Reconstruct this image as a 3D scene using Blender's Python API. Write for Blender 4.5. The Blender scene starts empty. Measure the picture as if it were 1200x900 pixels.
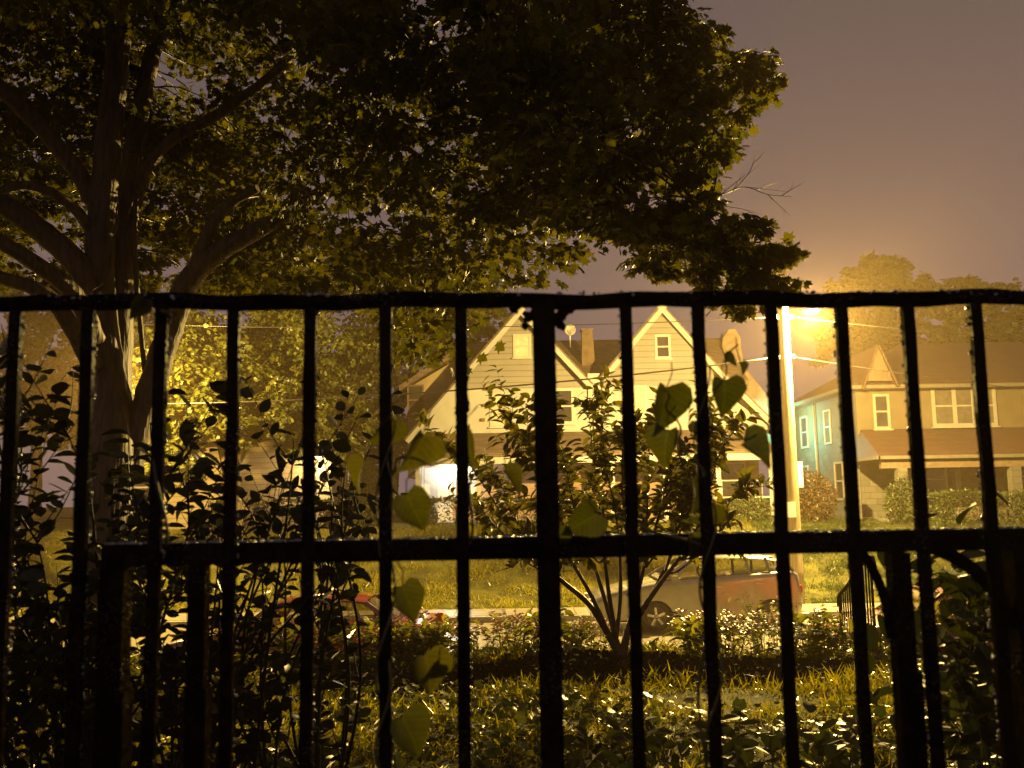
import bpy, bmesh, math, random
import numpy as np
from mathutils import Vector, Matrix

random.seed(7)
RNG = np.random.default_rng(11)
S = bpy.context.scene
COL = S.collection
R = math.radians
V = Vector

# ------------------------------------------------------------------ camera
F = 1100.0
TILT, ROLL = R(7.0), R(0.9)
CAMZ = 1.5
cam_d = bpy.data.cameras.new('camera')
cam = bpy.data.objects.new('camera', cam_d)
COL.objects.link(cam)
cam.matrix_world = Matrix.Translation((0, 0, CAMZ)) @ Matrix.Rotation(R(90) + TILT, 4, 'X') @ Matrix.Rotation(-ROLL, 4, 'Z')
cam_d.sensor_width = 36
cam_d.lens = 36 * F / 1200
cam_d.clip_start = 0.05
cam_d.clip_end = 2000
cam_d.dof.use_dof = True
cam_d.dof.focus_distance = 11
cam_d.dof.aperture_fstop = 6.3
S.camera = cam


def P(px, py, d):
    """a place d metres in front of the viewpoint, from where it is seen in the photograph"""
    u, v = (px - 600) / F, (450 - py) / F
    a = u * math.cos(ROLL) + v * math.sin(ROLL)
    b = -u * math.sin(ROLL) + v * math.cos(ROLL)
    x, y, z = a, math.cos(TILT) - b * math.sin(TILT), math.sin(TILT) + b * math.cos(TILT)
    k = d / y
    return V((x * k, d, z * k + CAMZ))


# ------------------------------------------------------------------ object helpers
def tag(o, label=None, category=None, group=None, kind=None):
    if label: o['label'] = label
    if category: o['category'] = category
    if group: o['group'] = group
    if kind: o['kind'] = kind
    return o


def empty(name, loc=(0, 0, 0), rz=0, **kw):
    o = bpy.data.objects.new(name, None)
    o.empty_display_size = 0.1
    o.location = loc
    o.rotation_euler = (0, 0, rz)
    COL.objects.link(o)
    tag(o, **kw)
    return o


def link(name, mesh, mat, parent=None, **kw):
    o = bpy.data.objects.new(name, mesh)
    if mat is not None:
        mesh.materials.clear()
        mesh.materials.append(mat)
    COL.objects.link(o)
    if parent is not None:
        o.parent = parent
    tag(o, **kw)
    return o


def world_child(o, parent):
    """parent o, whose mesh is written in world coordinates, to a placed empty"""
    o.parent = parent
    o.matrix_parent_inverse = (Matrix.Translation(parent.location) @ parent.rotation_euler.to_matrix().to_4x4()).inverted()
    return o


def copy_tree(o, parent=None):
    c = o.copy()
    COL.objects.link(c)
    if parent is not None:
        c.parent = parent
    for ch in list(o.children):
        copy_tree(ch, c)
    return c


class MB:
    def __init__(self):
        self.v, self.f, self.sm = [], [], []

    def add(self, verts, faces, smooth=False):
        n = len(self.v)
        self.v += [tuple(p) for p in verts]
        self.f += [tuple(i + n for i in q) for q in faces]
        self.sm += [smooth] * len(faces)
        return self

    def box(self, a, b):
        x0, y0, z0 = [min(p, q) for p, q in zip(a, b)]
        x1, y1, z1 = [max(p, q) for p, q in zip(a, b)]
        return self.add([(x0, y0, z0), (x1, y0, z0), (x1, y1, z0), (x0, y1, z0), (x0, y0, z1), (x1, y0, z1), (x1, y1, z1), (x0, y1, z1)],
                        [(3, 2, 1, 0), (4, 5, 6, 7), (0, 1, 5, 4), (1, 2, 6, 5), (2, 3, 7, 6), (3, 0, 4, 7)])

    def bar(self, p, q, w, h=None, up=(0, 0, 1)):
        """square bar from p to q"""
        h = h or w
        p, q = V(p), V(q)
        t = (q - p).normalized()
        u = V(up)
        if abs(t.dot(u)) > 0.95:
            u = V((0, 1, 0))
        s = t.cross(u).normalized()
        u = s.cross(t).normalized()
        vs = []
        for e in (p, q):
            for a, b in ((-1, -1), (1, -1), (1, 1), (-1, 1)):
                vs.append(e + s * a * w / 2 + u * b * h / 2)
        return self.add(vs, [(0, 1, 2, 3), (7, 6, 5, 4), (0, 4, 5, 1), (1, 5, 6, 2), (2, 6, 7, 3), (3, 7, 4, 0)])

    def tube(self, pts, rad, n=8, caps=True):
        pts = [V(p) for p in pts]
        if not hasattr(rad, '__len__'):
            rad = [rad] * len(pts)
        t0 = (pts[1] - pts[0]).normalized()
        u = V((0, 0, 1)) if abs(t0.z) < 0.9 else V((1, 0, 0))
        u = (u - t0 * u.dot(t0)).normalized()
        vs, fs = [], []
        for i, p in enumerate(pts):
            t = (pts[min(i + 1, len(pts) - 1)] - pts[max(i - 1, 0)]).normalized()
            u = (u - t * u.dot(t)).normalized()
            w = t.cross(u)
            for k in range(n):
                a = 2 * math.pi * k / n
                vs.append(p + (u * math.cos(a) + w * math.sin(a)) * rad[i])
        for i in range(len(pts) - 1):
            for k in range(n):
                a, b = i * n + k, i * n + (k + 1) % n
                fs.append((a, b, b + n, a + n))
        self.add(vs, fs, True)
        if caps:
            m = len(self.v)
            self.f.append(tuple(range(m - n, m))); self.sm.append(False)
            self.f.append(tuple(reversed(range(m - len(vs), m - len(vs) + n)))); self.sm.append(False)
        return self

    def prism(self, poly, vec):
        """closed polygon (3-D points) pushed along vec"""
        n = len(poly)
        vec = V(vec)
        vs = [V(p) for p in poly] + [V(p) + vec for p in poly]
        fs = [tuple(range(n)), tuple(reversed(range(n, 2 * n)))]
        fs += [(i, i + n, (i + 1) % n + n, (i + 1) % n) for i in range(n)]
        return self.add(vs, fs)

    def lathe(self, prof, n=20, c=(0, 0, 0), axis='Z', smooth=True):
        vs, fs = [], []
        for r, h in prof:
            for k in range(n):
                a = 2 * math.pi * k / n
                if axis == 'Z': p = (r * math.cos(a), r * math.sin(a), h)
                elif axis == 'Y': p = (r * math.cos(a), h, r * math.sin(a))
                else: p = (h, r * math.cos(a), r * math.sin(a))
                vs.append((p[0] + c[0], p[1] + c[1], p[2] + c[2]))
        for i in range(len(prof) - 1):
            for k in range(n):
                a, b = i * n + k, i * n + (k + 1) % n
                fs.append((a, b, b + n, a + n))
        return self.add(vs, fs, smooth)

    def mesh(self, name):
        me = bpy.data.meshes.new(name)
        me.from_pydata(self.v, [], self.f)
        me.polygons.foreach_set('use_smooth', self.sm)
        bm = bmesh.new(); bm.from_mesh(me)
        bmesh.ops.recalc_face_normals(bm, faces=bm.faces)
        bm.to_mesh(me); bm.free()
        me.update()
        return me

    def build(self, name, mat, parent=None, **kw):
        return link(name, self.mesh(name), mat, parent, **kw)


def catmull(pts, vals=None, k=5):
    pts = [V(p) for p in pts]
    q, w = [], []
    for i in range(len(pts) - 1):
        p0, p1, p2, p3 = pts[max(i - 1, 0)], pts[i], pts[i + 1], pts[min(i + 2, len(pts) - 1)]
        for j in range(k):
            t = j / k
            q.append(0.5 * (2 * p1 + (p2 - p0) * t + (2 * p0 - 5 * p1 + 4 * p2 - p3) * t * t + (3 * p1 - p0 - 3 * p2 + p3) * t ** 3))
            if vals: w.append(vals[i] * (1 - t) + vals[i + 1] * t)
    q.append(pts[-1])
    if vals: w.append(vals[-1])
    return (q, w) if vals else q


# ------------------------------------------------------------------ leaves (one mesh per crown)
def fan(outline, cz):
    n = len(outline)
    c = (0.0, 0.42, cz)
    vs = [(x, y, z) for x, y, z in outline] + [c]
    return np.array(vs), np.array([(i, (i + 1) % n, n) for i in range(n)])


def mirror(half):
    return [(x, y, z) for x, y, z in half] + [(-x, y, z) for x, y, z in reversed(half[1:-1])]


MAPLE = fan(mirror([(0, 0, 0), (.24, -.06, 0), (.20, .14, 0), (.56, .20, -.05), (.36, .40, 0), (.58, .74, -.06), (.27, .62, 0), (.20, .78, 0), (0, 1.0, -.06)]), -.05)
SIMPLE = fan(mirror([(0, 0, 0), (.42, .12, 0), (.30, .34, 0), (.52, .62, -.05), (0, 1.0, -.05)]), -.06)


def folded(ws, fold, droop):
    """a leaf with a midrib: ws = [(y, half-width)]"""
    vs, fs = [], []
    for y, w in ws:
        z = -droop * y * y
        vs += [(-w, y, z + w * fold), (0, y, z), (w, y, z + w * fold)]
    for i in range(len(ws) - 1):
        a = 3 * i
        fs += [(a, a + 1, a + 4), (a, a + 4, a + 3), (a + 1, a + 2, a + 5), (a + 1, a + 5, a + 4)]
    return np.array(vs, float), np.array(fs)


OVAL = folded([(0, .01), (.12, .16), (.35, .29), (.6, .29), (.82, .18), (1, .005)], .25, .10)
LANCE = folded([(0, .01), (.2, .13), (.5, .19), (.78, .12), (1, .004)], .35, .2)
ELLIP = folded([(0, .01), (.15, .15), (.4, .24), (.65, .22), (.86, .11), (1, .004)], .28, .16)
BLADE = (np.array([(-.035, 0, 0), (.035, 0, 0), (-.03, .5, .10), (.03, .5, .10), (0, .92, -.22)]), np.array([(0, 1, 3), (0, 3, 2), (2, 3, 4)]))
HV, HF = folded([(.0, .02), (.03, .27), (.12, .42), (.3, .47), (.5, .38), (.72, .22), (.9, .07), (1.0, .0)], .50, .35)
HV[0, 1] -= .02; HV[2, 1] -= .02
HV[3, 1] -= .15; HV[5, 1] -= .15; HV[6, 1] -= .10; HV[8, 1] -= .10
HEART = (HV, HF)


def nrm(a):
    return a / (np.linalg.norm(a, axis=1, keepdims=True) + 1e-9)


def leaves(name, tpl, pos, dirs, normals, scale, mat, parent=None, smooth=False, **kw):
    tv, tf = tpl
    n, k = len(pos), len(tv)
    y = nrm(np.asarray(dirs, float))
    z = np.asarray(normals, float)
    z = nrm(z - (z * y).sum(1, keepdims=True) * y)
    x = np.cross(y, z)
    sc = np.asarray(scale, float).reshape(n, 1, 1)
    # every leaf a little narrower, curled or bent than the next
    wv = (0.8 + 0.4 * RNG.random((n, 1, 1)))
    cz = (0.3 + 1.6 * RNG.random((n, 1, 1)))
    vs = (x[:, None] * tv[None, :, 0:1] * wv + y[:, None] * tv[None, :, 1:2] + z[:, None] * tv[None, :, 2:3] * cz) * sc + np.asarray(pos)[:, None]
    fs = (tf[None] + (np.arange(n) * k)[:, None, None]).reshape(-1, 3)
    me = bpy.data.meshes.new(name)
    me.vertices.add(n * k)
    me.vertices.foreach_set('co', vs.reshape(-1).astype(np.float32))
    m = len(fs)
    me.loops.add(m * 3)
    me.polygons.add(m)
    me.loops.foreach_set('vertex_index', fs.reshape(-1).astype(np.int32))
    me.polygons.foreach_set('loop_start', (np.arange(m) * 3).astype(np.int32))
    me.polygons.foreach_set('use_smooth', np.full(m, smooth))
    at = me.attributes.new('leafco', 'FLOAT_VECTOR', 'POINT')
    at.data.foreach_set('vector', np.tile(tv, (n, 1)).reshape(-1).astype(np.float32))
    me.update(calc_edges=True)
    me.validate()
    return link(name, me, mat, parent, **kw)


def rnd(n, s=1.0):
    return RNG.normal(size=(n, 3)) * s


def inpoly(x, y, poly):
    r = np.zeros(len(x), bool)
    j = len(poly) - 1
    for i in range(len(poly)):
        xi, yi = poly[i]; xj, yj = poly[j]
        c = ((yi > y) != (yj > y)) & (x < (xj - xi) * (y - yi) / (yj - yi + 1e-9) + xi)
        r ^= c
        j = i
    return r


def sample_poly(poly, n):
    p = np.array(poly, float)
    lo, hi = p.min(0), p.max(0)
    out = np.zeros((0, 2))
    while len(out) < n:
        q = lo + RNG.random((n * 2, 2)) * (hi - lo)
        out = np.vstack([out, q[inpoly(q[:, 0], q[:, 1], poly)]])
    return out[:n]


# ------------------------------------------------------------------ materials
def newmat(name):
    m = bpy.data.materials.new(name)
    m.use_nodes = True
    nt = m.node_tree
    b = nt.nodes['Principled BSDF']
    return m, nt, b


def noise_col(nt, b, c1, c2, scale, detail=6, lo=.35, hi=.65, coord='Object', stretch=None):
    tc = nt.nodes.new('ShaderNodeTexCoord')
    no = nt.nodes.new('ShaderNodeTexNoise')
    no.inputs['Scale'].default_value = scale
    no.inputs['Detail'].default_value = detail
    cr = nt.nodes.new('ShaderNodeValToRGB')
    cr.color_ramp.elements[0].position = lo; cr.color_ramp.elements[0].color = (*c1, 1)
    cr.color_ramp.elements[1].position = hi; cr.color_ramp.elements[1].color = (*c2, 1)
    src = tc.outputs[coord]
    if stretch:
        mp = nt.nodes.new('ShaderNodeMapping')
        mp.inputs['Scale'].default_value = stretch
        nt.links.new(src, mp.inputs[0]); src = mp.outputs[0]
    nt.links.new(src, no.inputs['Vector'])
    nt.links.new(no.outputs['Fac'], cr.inputs[0])
    nt.links.new(cr.outputs[0], b.inputs['Base Color'])
    return no, cr, src


def bump(nt, b, src, strength=.3, dist=.02):
    bp = nt.nodes.new('ShaderNodeBump')
    bp.inputs['Strength'].default_value = strength
    bp.inputs['Distance'].default_value = dist
    nt.links.new(src, bp.inputs['Height'])
    nt.links.new(bp.outputs[0], b.inputs['Normal'])
    return bp


def plain(name, col, rough=.5, metal=0, spec=.5, var=.25, scale=6, coat=0, bumps=0):
    m, nt, b = newmat(name)
    c2 = tuple(min(1, c * (1 + var)) for c in col)
    c1 = tuple(c * (1 - var) for c in col)
    no, cr, _ = noise_col(nt, b, c1, c2, scale)
    b.inputs['Roughness'].default_value = rough
    b.inputs['Metallic'].default_value = metal
    b.inputs['Specular IOR Level'].default_value = spec
    b.inputs['Coat Weight'].default_value = coat
    if bumps: bump(nt, b, no.outputs['Fac'], bumps)
    return m


def leafmat(name, dark, light, trans=.4, tcol=None, rough=.38, spec=.5):
    m, nt, b = newmat(name)
    g = nt.nodes.new('ShaderNodeNewGeometry')
    cr = nt.nodes.new('ShaderNodeValToRGB')
    cr.color_ramp.elements[0].color = (*dark, 1)
    cr.color_ramp.elements[1].color = (*light, 1)
    nt.links.new(g.outputs['Random Per Island'], cr.inputs[0])
    nt.links.new(cr.outputs[0], b.inputs['Base Color'])
    b.inputs['Roughness'].default_value = rough
    b.inputs['Specular IOR Level'].default_value = spec
    t = nt.nodes.new('ShaderNodeBsdfTranslucent')
    mx = nt.nodes.new('ShaderNodeMixRGB'); mx.blend_type = 'MULTIPLY'; mx.inputs[0].default_value = 1
    mx.inputs[2].default_value = (*(tcol or (1.5, 1.35, .5)), 1)
    nt.links.new(cr.outputs[0], mx.inputs[1])
    nt.links.new(mx.outputs[0], t.inputs['Color'])
    ms = nt.nodes.new('ShaderNodeMixShader')
    ms.inputs[0].default_value = trans
    nt.links.new(b.outputs[0], ms.inputs[1])
    nt.links.new(t.outputs[0], ms.inputs[2])
    nt.links.new(ms.outputs[0], nt.nodes['Material Output'].inputs['Surface'])
    return m


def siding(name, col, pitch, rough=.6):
    """horizontal clapboards: ledges from the bump, a dark joint line put into the colour"""
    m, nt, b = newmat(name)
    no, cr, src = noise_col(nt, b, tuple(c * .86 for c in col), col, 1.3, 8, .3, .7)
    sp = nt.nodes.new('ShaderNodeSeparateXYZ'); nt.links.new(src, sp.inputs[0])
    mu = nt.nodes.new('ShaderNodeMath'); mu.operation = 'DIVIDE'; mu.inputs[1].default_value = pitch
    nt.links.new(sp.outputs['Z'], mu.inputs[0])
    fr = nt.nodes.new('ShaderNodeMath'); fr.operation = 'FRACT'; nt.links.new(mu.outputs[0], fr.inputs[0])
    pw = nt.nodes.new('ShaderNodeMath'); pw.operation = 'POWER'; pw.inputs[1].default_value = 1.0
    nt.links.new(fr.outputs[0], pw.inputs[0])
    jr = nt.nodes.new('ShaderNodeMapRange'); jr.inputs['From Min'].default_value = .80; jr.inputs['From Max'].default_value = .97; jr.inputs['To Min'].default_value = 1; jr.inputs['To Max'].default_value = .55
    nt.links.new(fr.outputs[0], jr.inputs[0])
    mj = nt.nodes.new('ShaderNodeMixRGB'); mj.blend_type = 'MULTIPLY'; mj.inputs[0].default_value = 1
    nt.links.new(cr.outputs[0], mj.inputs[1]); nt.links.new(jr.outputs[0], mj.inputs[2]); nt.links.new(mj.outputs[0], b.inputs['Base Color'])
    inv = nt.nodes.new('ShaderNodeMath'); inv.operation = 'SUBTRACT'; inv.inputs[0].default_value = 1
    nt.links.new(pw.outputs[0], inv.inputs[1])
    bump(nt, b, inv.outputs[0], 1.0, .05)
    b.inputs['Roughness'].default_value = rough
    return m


def bricks(name, c1, c2, mortar, scale=1.0, bw=.22, rh=.075, bstr=.5, rough=.75, wet=False, plane='XZ'):
    m, nt, b = newmat(name)
    tc = nt.nodes.new('ShaderNodeTexCoord')
    sp = nt.nodes.new('ShaderNodeSeparateXYZ'); nt.links.new(tc.outputs['Object'], sp.inputs[0])
    ad = nt.nodes.new('ShaderNodeMath'); nt.links.new(sp.outputs['X'], ad.inputs[0]); nt.links.new(sp.outputs['Y'], ad.inputs[1])
    cb = nt.nodes.new('ShaderNodeCombineXYZ')
    nt.links.new(ad.outputs[0], cb.inputs[0]); nt.links.new(sp.outputs['Z'], cb.inputs[1])
    br = nt.nodes.new('ShaderNodeTexBrick')
    br.inputs['Color1'].default_value = (*c1, 1); br.inputs['Color2'].default_value = (*c2, 1); br.inputs['Mortar'].default_value = (*mortar, 1)
    br.inputs['Scale'].default_value = scale
    br.inputs['Brick Width'].default_value = bw; br.inputs['Row Height'].default_value = rh
    br.inputs['Mortar Size'].default_value = .008
    nt.links.new(cb.outputs[0], br.inputs['Vector'])
    nt.links.new(br.outputs['Color'], b.inputs['Base Color'])
    bump(nt, b, br.outputs['Fac'], bstr, -.02)
    b.inputs['Roughness'].default_value = rough
    return m


def emit(name, col, strength):
    m, nt, b = newmat(name)
    b.inputs['Base Color'].default_value = (*col, 1)
    b.inputs['Emission Color'].default_value = (*col, 1)
    b.inputs['Emission Strength'].default_value = strength
    return m


def bark(name, c1, c2, rough=.55, stretch=(9, 9, 1.4), bstr=.8):
    m, nt, b = newmat(name)
    no, cr, _ = noise_col(nt, b, c1, c2, 2.4, 9, .35, .68, stretch=stretch)
    bump(nt, b, no.outputs['Fac'], bstr, .03)
    b.inputs['Roughness'].default_value = rough
    return m


def ironmat():
    """wet black enamel: dull film with glossy rain beads standing on it"""
    m, nt, b = newmat('wet_black_iron')
    nt.nodes.remove(b)
    tc = nt.nodes.new('ShaderNodeTexCoord')
    no = nt.nodes.new('ShaderNodeTexNoise'); no.inputs['Scale'].default_value = 45; no.inputs['Detail'].default_value = 6
    nt.links.new(tc.outputs['Object'], no.inputs['Vector'])
    cr = nt.nodes.new('ShaderNodeValToRGB')
    cr.color_ramp.elements[0].position = .42; cr.color_ramp.elements[0].color = (.0028, .0022, .002, 1)
    cr.color_ramp.elements[1].position = .70; cr.color_ramp.elements[1].color = (.016, .009, .005, 1)
    nt.links.new(no.outputs['Fac'], cr.inputs[0])
    df = nt.nodes.new('ShaderNodeBsdfDiffuse'); nt.links.new(cr.outputs[0], df.inputs['Color'])
    vo = nt.nodes.new('ShaderNodeTexVoronoi'); vo.inputs['Scale'].default_value = 150
    nt.links.new(tc.outputs['Object'], vo.inputs['Vector'])
    rp = nt.nodes.new('ShaderNodeMapRange')
    rp.inputs['From Min'].default_value = .12; rp.inputs['From Max'].default_value = .42
    rp.inputs['To Min'].default_value = 1; rp.inputs['To Max'].default_value = 0
    nt.links.new(vo.outputs['Distance'], rp.inputs[0])
    bp = nt.nodes.new('ShaderNodeBump'); bp.inputs['Strength'].default_value = .9; bp.inputs['Distance'].default_value = .003
    nt.links.new(rp.outputs[0], bp.inputs['Height'])
    n2 = nt.nodes.new('ShaderNodeTexNoise'); n2.inputs['Scale'].default_value = 9; n2.inputs['Detail'].default_value = 3
    nt.links.new(tc.outputs['Object'], n2.inputs['Vector'])
    r2 = nt.nodes.new('ShaderNodeMapRange')
    r2.inputs['From Min'].default_value = .50; r2.inputs['From Max'].default_value = .66
    nt.links.new(n2.outputs['Fac'], r2.inputs[0])
    mu = nt.nodes.new('ShaderNodeMath'); mu.operation = 'MULTIPLY'
    nt.links.new(rp.outputs[0], mu.inputs[0]); nt.links.new(r2.outputs[0], mu.inputs[1])
    m3 = nt.nodes.new('ShaderNodeMath'); m3.operation = 'MULTIPLY_ADD'; m3.inputs[1].default_value = .16; m3.inputs[2].default_value = .005
    nt.links.new(mu.outputs[0], m3.inputs[0])
    gl = nt.nodes.new('ShaderNodeBsdfGlossy'); gl.inputs['Roughness'].default_value = .22
    nt.links.new(bp.outputs[0], gl.inputs['Normal'])
    mx = nt.nodes.new('ShaderNodeMixShader')
    nt.links.new(m3.outputs[0], mx.inputs[0]); nt.links.new(df.outputs[0], mx.inputs[1]); nt.links.new(gl.outputs[0], mx.inputs[2])
    nt.links.new(mx.outputs[0], nt.nodes['Material Output'].inputs['Surface'])
    return m


def glassmat():
    """thin tinted car window: mostly seen through, with a clear reflection"""
    m, nt, b = newmat('car_glass')
    nt.nodes.remove(b)
    tr = nt.nodes.new('ShaderNodeBsdfTransparent'); tr.inputs['Color'].default_value = (.62, .60, .54, 1)
    gl = nt.nodes.new('ShaderNodeBsdfGlossy'); gl.inputs['Roughness'].default_value = .03
    fr = nt.nodes.new('ShaderNodeFresnel'); fr.inputs['IOR'].default_value = 1.5
    mx = nt.nodes.new('ShaderNodeMixShader')
    nt.links.new(fr.outputs[0], mx.inputs[0]); nt.links.new(tr.outputs[0], mx.inputs[1]); nt.links.new(gl.outputs[0], mx.inputs[2])
    nt.links.new(mx.outputs[0], nt.nodes['Material Output'].inputs['Surface'])
    return m


def watermat():
    m, nt, b = newmat('rain_water')
    nt.nodes.remove(b)
    df = nt.nodes.new('ShaderNodeBsdfDiffuse'); df.inputs['Color'].default_value = (.01, .009, .008, 1)
    gl = nt.nodes.new('ShaderNodeBsdfGlossy'); gl.inputs['Roughness'].default_value = .24
    mx = nt.nodes.new('ShaderNodeMixShader'); mx.inputs[0].default_value = .40
    nt.links.new(df.outputs[0], mx.inputs[1]); nt.links.new(gl.outputs[0], mx.inputs[2])
    nt.links.new(mx.outputs[0], nt.nodes['Material Output'].inputs['Surface'])
    return m


M = dict(
    iron=ironmat(),
    maple=leafmat('maple_leaf', (.045, .055, .007), (.115, .110, .012), .42, rough=.5, spec=.16),
    streetleaf=leafmat('street_tree_leaf', (.035, .045, .009), (.085, .085, .015), .35, spec=.3),
    farleaf=leafmat('far_tree_leaf', (.035, .045, .012), (.08, .09, .02), .3),
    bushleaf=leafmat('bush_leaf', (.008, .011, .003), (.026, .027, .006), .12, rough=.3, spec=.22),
    shrubleaf=leafmat('shrub_leaf', (.055, .066, .010), (.15, .135, .016), .45, rough=.22, spec=.7),
    vineleaf=leafmat('vine_leaf', (.045, .055, .008), (.08, .09, .012), .32, rough=.35),
    vinepale=leafmat('pale_vine_leaf', (.06, .068, .010), (.10, .10, .014), .42, rough=.4),
    cloverleaf=leafmat('clover_leaf', (.025, .042, .008), (.11, .12, .018), .42, rough=.34, spec=.4),
    bedleaf=leafmat('bed_leaf', (.065, .088, .015), (.19, .19, .03), .6, rough=.3),
    darkleaf=leafmat('dark_bed_leaf', (.014, .022, .005), (.042, .052, .010), .26, rough=.5, spec=.18),
    reddish=leafmat('reddish_leaf', (.10, .03, .015), (.22, .06, .03), .35, rough=.3),
    grass=leafmat('grass_blade', (.072, .086, .008), (.23, .20, .017), .60, tcol=(2.0, 1.8, .4), rough=.28),
    hedge=leafmat('hedge_leaf', (.02, .032, .008), (.05, .062, .014), .3, spec=.25),
    brownhedge=leafmat('brown_bush_leaf', (.04, .026, .009), (.08, .05, .014), .3, spec=.25),
    bark=bark('wet_bark', (.035, .020, .011), (.13, .078, .042), .58),
    twig=bark('twig_bark', (.03, .02, .012), (.09, .06, .035), .5, (4, 4, 2), .3),
    tanbark=bark('pale_bark', (.05, .034, .018), (.10, .07, .036), .85),
    stem=plain('vine_stem', (.09, .08, .03), .5),
    petalw=plain('white_petal', (.75, .72, .66), .5),
    petalr=plain('red_petal', (.45, .03, .02), .4),
    petalp=plain('pink_petal', (.6, .33, .24), .5),
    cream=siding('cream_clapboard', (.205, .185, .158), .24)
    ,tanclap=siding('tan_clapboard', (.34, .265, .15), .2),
    creamflat=plain('cream_stucco', (.30, .29, .265), .7, var=.10, scale=1.2),
    trimw=plain('white_trim', (.32, .30, .26), .5, var=.08),
    tanwall=plain('tan_stucco', (.22, .17, .10), .8, var=.14, scale=1.5),
    dimblind=plain('dim_blind', (.06, .05, .035), .6, var=.2),
    dimtrim=plain('dull_gutter', (.085, .075, .055), .55, var=.15),
    agedtrim=plain('aged_trim', (.19, .175, .14), .55, var=.1),
    ystucco=plain('yellow_stucco', (.075, .056, .030), .8, var=.15, scale=1.8, bumps=.3),
    shingle=bricks('brown_shingle', (.085, .055, .035), (.13, .085, .05), (.035, .025, .018), 1, .3, .2, .8, .75),
    redshingle=bricks('red_brown_tile', (.038, .018, .010), (.055, .026, .015), (.06, .035, .02), 1, .26, .19, .9, .6),
    brick=bricks('brown_brick', (.17, .095, .055), (.24, .13, .075), (.2, .16, .11), 1, .22, .075, .4),
    stonewall=bricks('rubble_stone', (.05, .045, .032), (.08, .072, .052), (.04, .036, .03), 1, .42, .22, .8),
    darkstone=plain('dark_flue_render', (.115, .075, .045), .85, scale=3),
    chimneystone=plain('brown_chimney_render', (.20, .14, .085), .85, scale=3),
    timber=plain('dark_timber', (.09, .06, .035), .7),
    glass=plain('window_glass', (.035, .03, .028), .06, var=.4, scale=1.2, spec=.6),
    shade=plain('window_blind', (.42, .36, .26), .7, var=.15),
    polewood=bark('pole_wood', (.20, .16, .085), (.36, .29, .16), .75, (14, 14, .8), .5),
    galv=plain('galvanised_steel', (.38, .37, .35), .45, metal=.7),
    black=plain('black_rubber', (.018, .017, .016), .6),
    water=watermat(),
    cable=plain('black_cable', (.02, .018, .016), .35),
    concrete=plain('wet_concrete', (.15, .135, .11), .38, var=.2, scale=3, bumps=.15),
    asphalt=plain('wet_asphalt', (.17, .15, .105), .30, var=.25, scale=9, bumps=.12),
    kerb=plain('kerb_stone', (.20, .185, .155), .45, var=.2, scale=4),
    soil=plain('mulch', (.014, .008, .005), 1.0, spec=.04, var=.5, scale=14, bumps=.9),
    chips=plain('bark_chip', (.022, .012, .007), .9, spec=.1, var=.6, scale=40),
    darkstem=plain('dark_wet_stem', (.010, .008, .005), .5, spec=.25),
    dimmedlawn=leafmat('dimmed_green_lawn_blade', (.016, .032, .005), (.05, .062, .008), .45, rough=.35, spec=.3),  # weaker lamp light on the right slope put into a darker blade colour
    beige=plain('beige_metallic_paint', (.34, .33, .27), .25, metal=.55, var=.06, coat=.8),
    red=plain('red_car_paint', (.22, .03, .012), .26, var=.06, coat=.9),
    carglass=glassmat(),
    alloy=plain('alloy_rim', (.55, .53, .5), .3, metal=.85),
    amber=plain('tail_lens', (.45, .03, .02), .15),
    clear=plain('head_lens', (.6, .6, .58), .08),
    terracotta=plain('terracotta', (.28, .085, .045), .5, var=.2),
    rock=plain('pale_flagstone', (.50, .43, .32), .5, var=.2, scale=5, bumps=.4),
    greydish=plain('grey_dish', (.36, .31, .25), .5),
    notice=plain('white_notice', (.8, .78, .72), .5, var=.04),
)

def veins(m, strength):
    '''midrib and side veins of a leaf, paler than the blade, and a blotchy surface'''
    nt = m.node_tree
    L = nt.links.new
    def math_(op, a, b_=None):
        n = nt.nodes.new('ShaderNodeMath'); n.operation = op
        for i, v in enumerate((a, b_)):
            if v is None: continue
            if isinstance(v, (int, float)): n.inputs[i].default_value = v
            else: L(v, n.inputs[i])
        return n.outputs[0]
    at = nt.nodes.new('ShaderNodeAttribute'); at.attribute_name = 'leafco'
    sp = nt.nodes.new('ShaderNodeSeparateXYZ'); L(at.outputs['Vector'], sp.inputs[0])
    ax = math_('ABSOLUTE', sp.outputs['X'])
    mid = math_('LESS_THAN', ax, .016)
    k = math_('FRACT', math_('MULTIPLY', math_('SUBTRACT', sp.outputs['Y'], math_('MULTIPLY', ax, .75)), 6.5))
    side = math_('LESS_THAN', math_('ABSOLUTE', math_('SUBTRACT', k, .5)), .055)
    v = math_('MAXIMUM', mid, side)
    no = nt.nodes.new('ShaderNodeTexNoise'); no.inputs['Scale'].default_value = 70; no.inputs['Detail'].default_value = 5
    tc = nt.nodes.new('ShaderNodeTexCoord'); L(tc.outputs['Object'], no.inputs['Vector'])
    f = math_('ADD', math_('ADD', math_('MULTIPLY', v, strength), .62), math_('MULTIPLY', no.outputs['Fac'], .7))
    cr = [n for n in nt.nodes if n.type == 'VALTORGB'][0]
    for lk in list(cr.outputs[0].links):
        mx = nt.nodes.new('ShaderNodeMixRGB'); mx.blend_type = 'MULTIPLY'; mx.inputs[0].default_value = 1
        to = lk.to_socket
        nt.links.remove(lk)
        L(cr.outputs[0], mx.inputs[1]); L(f, mx.inputs[2]); L(mx.outputs[0], to)


veins(M['vineleaf'], .55)
veins(M['vinepale'], .45)

# ------------------------------------------------------------------ terrain, street, pavements
def smooth01(t):
    t = max(0, min(1, t))
    return t * t * (3 - 2 * t)


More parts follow.
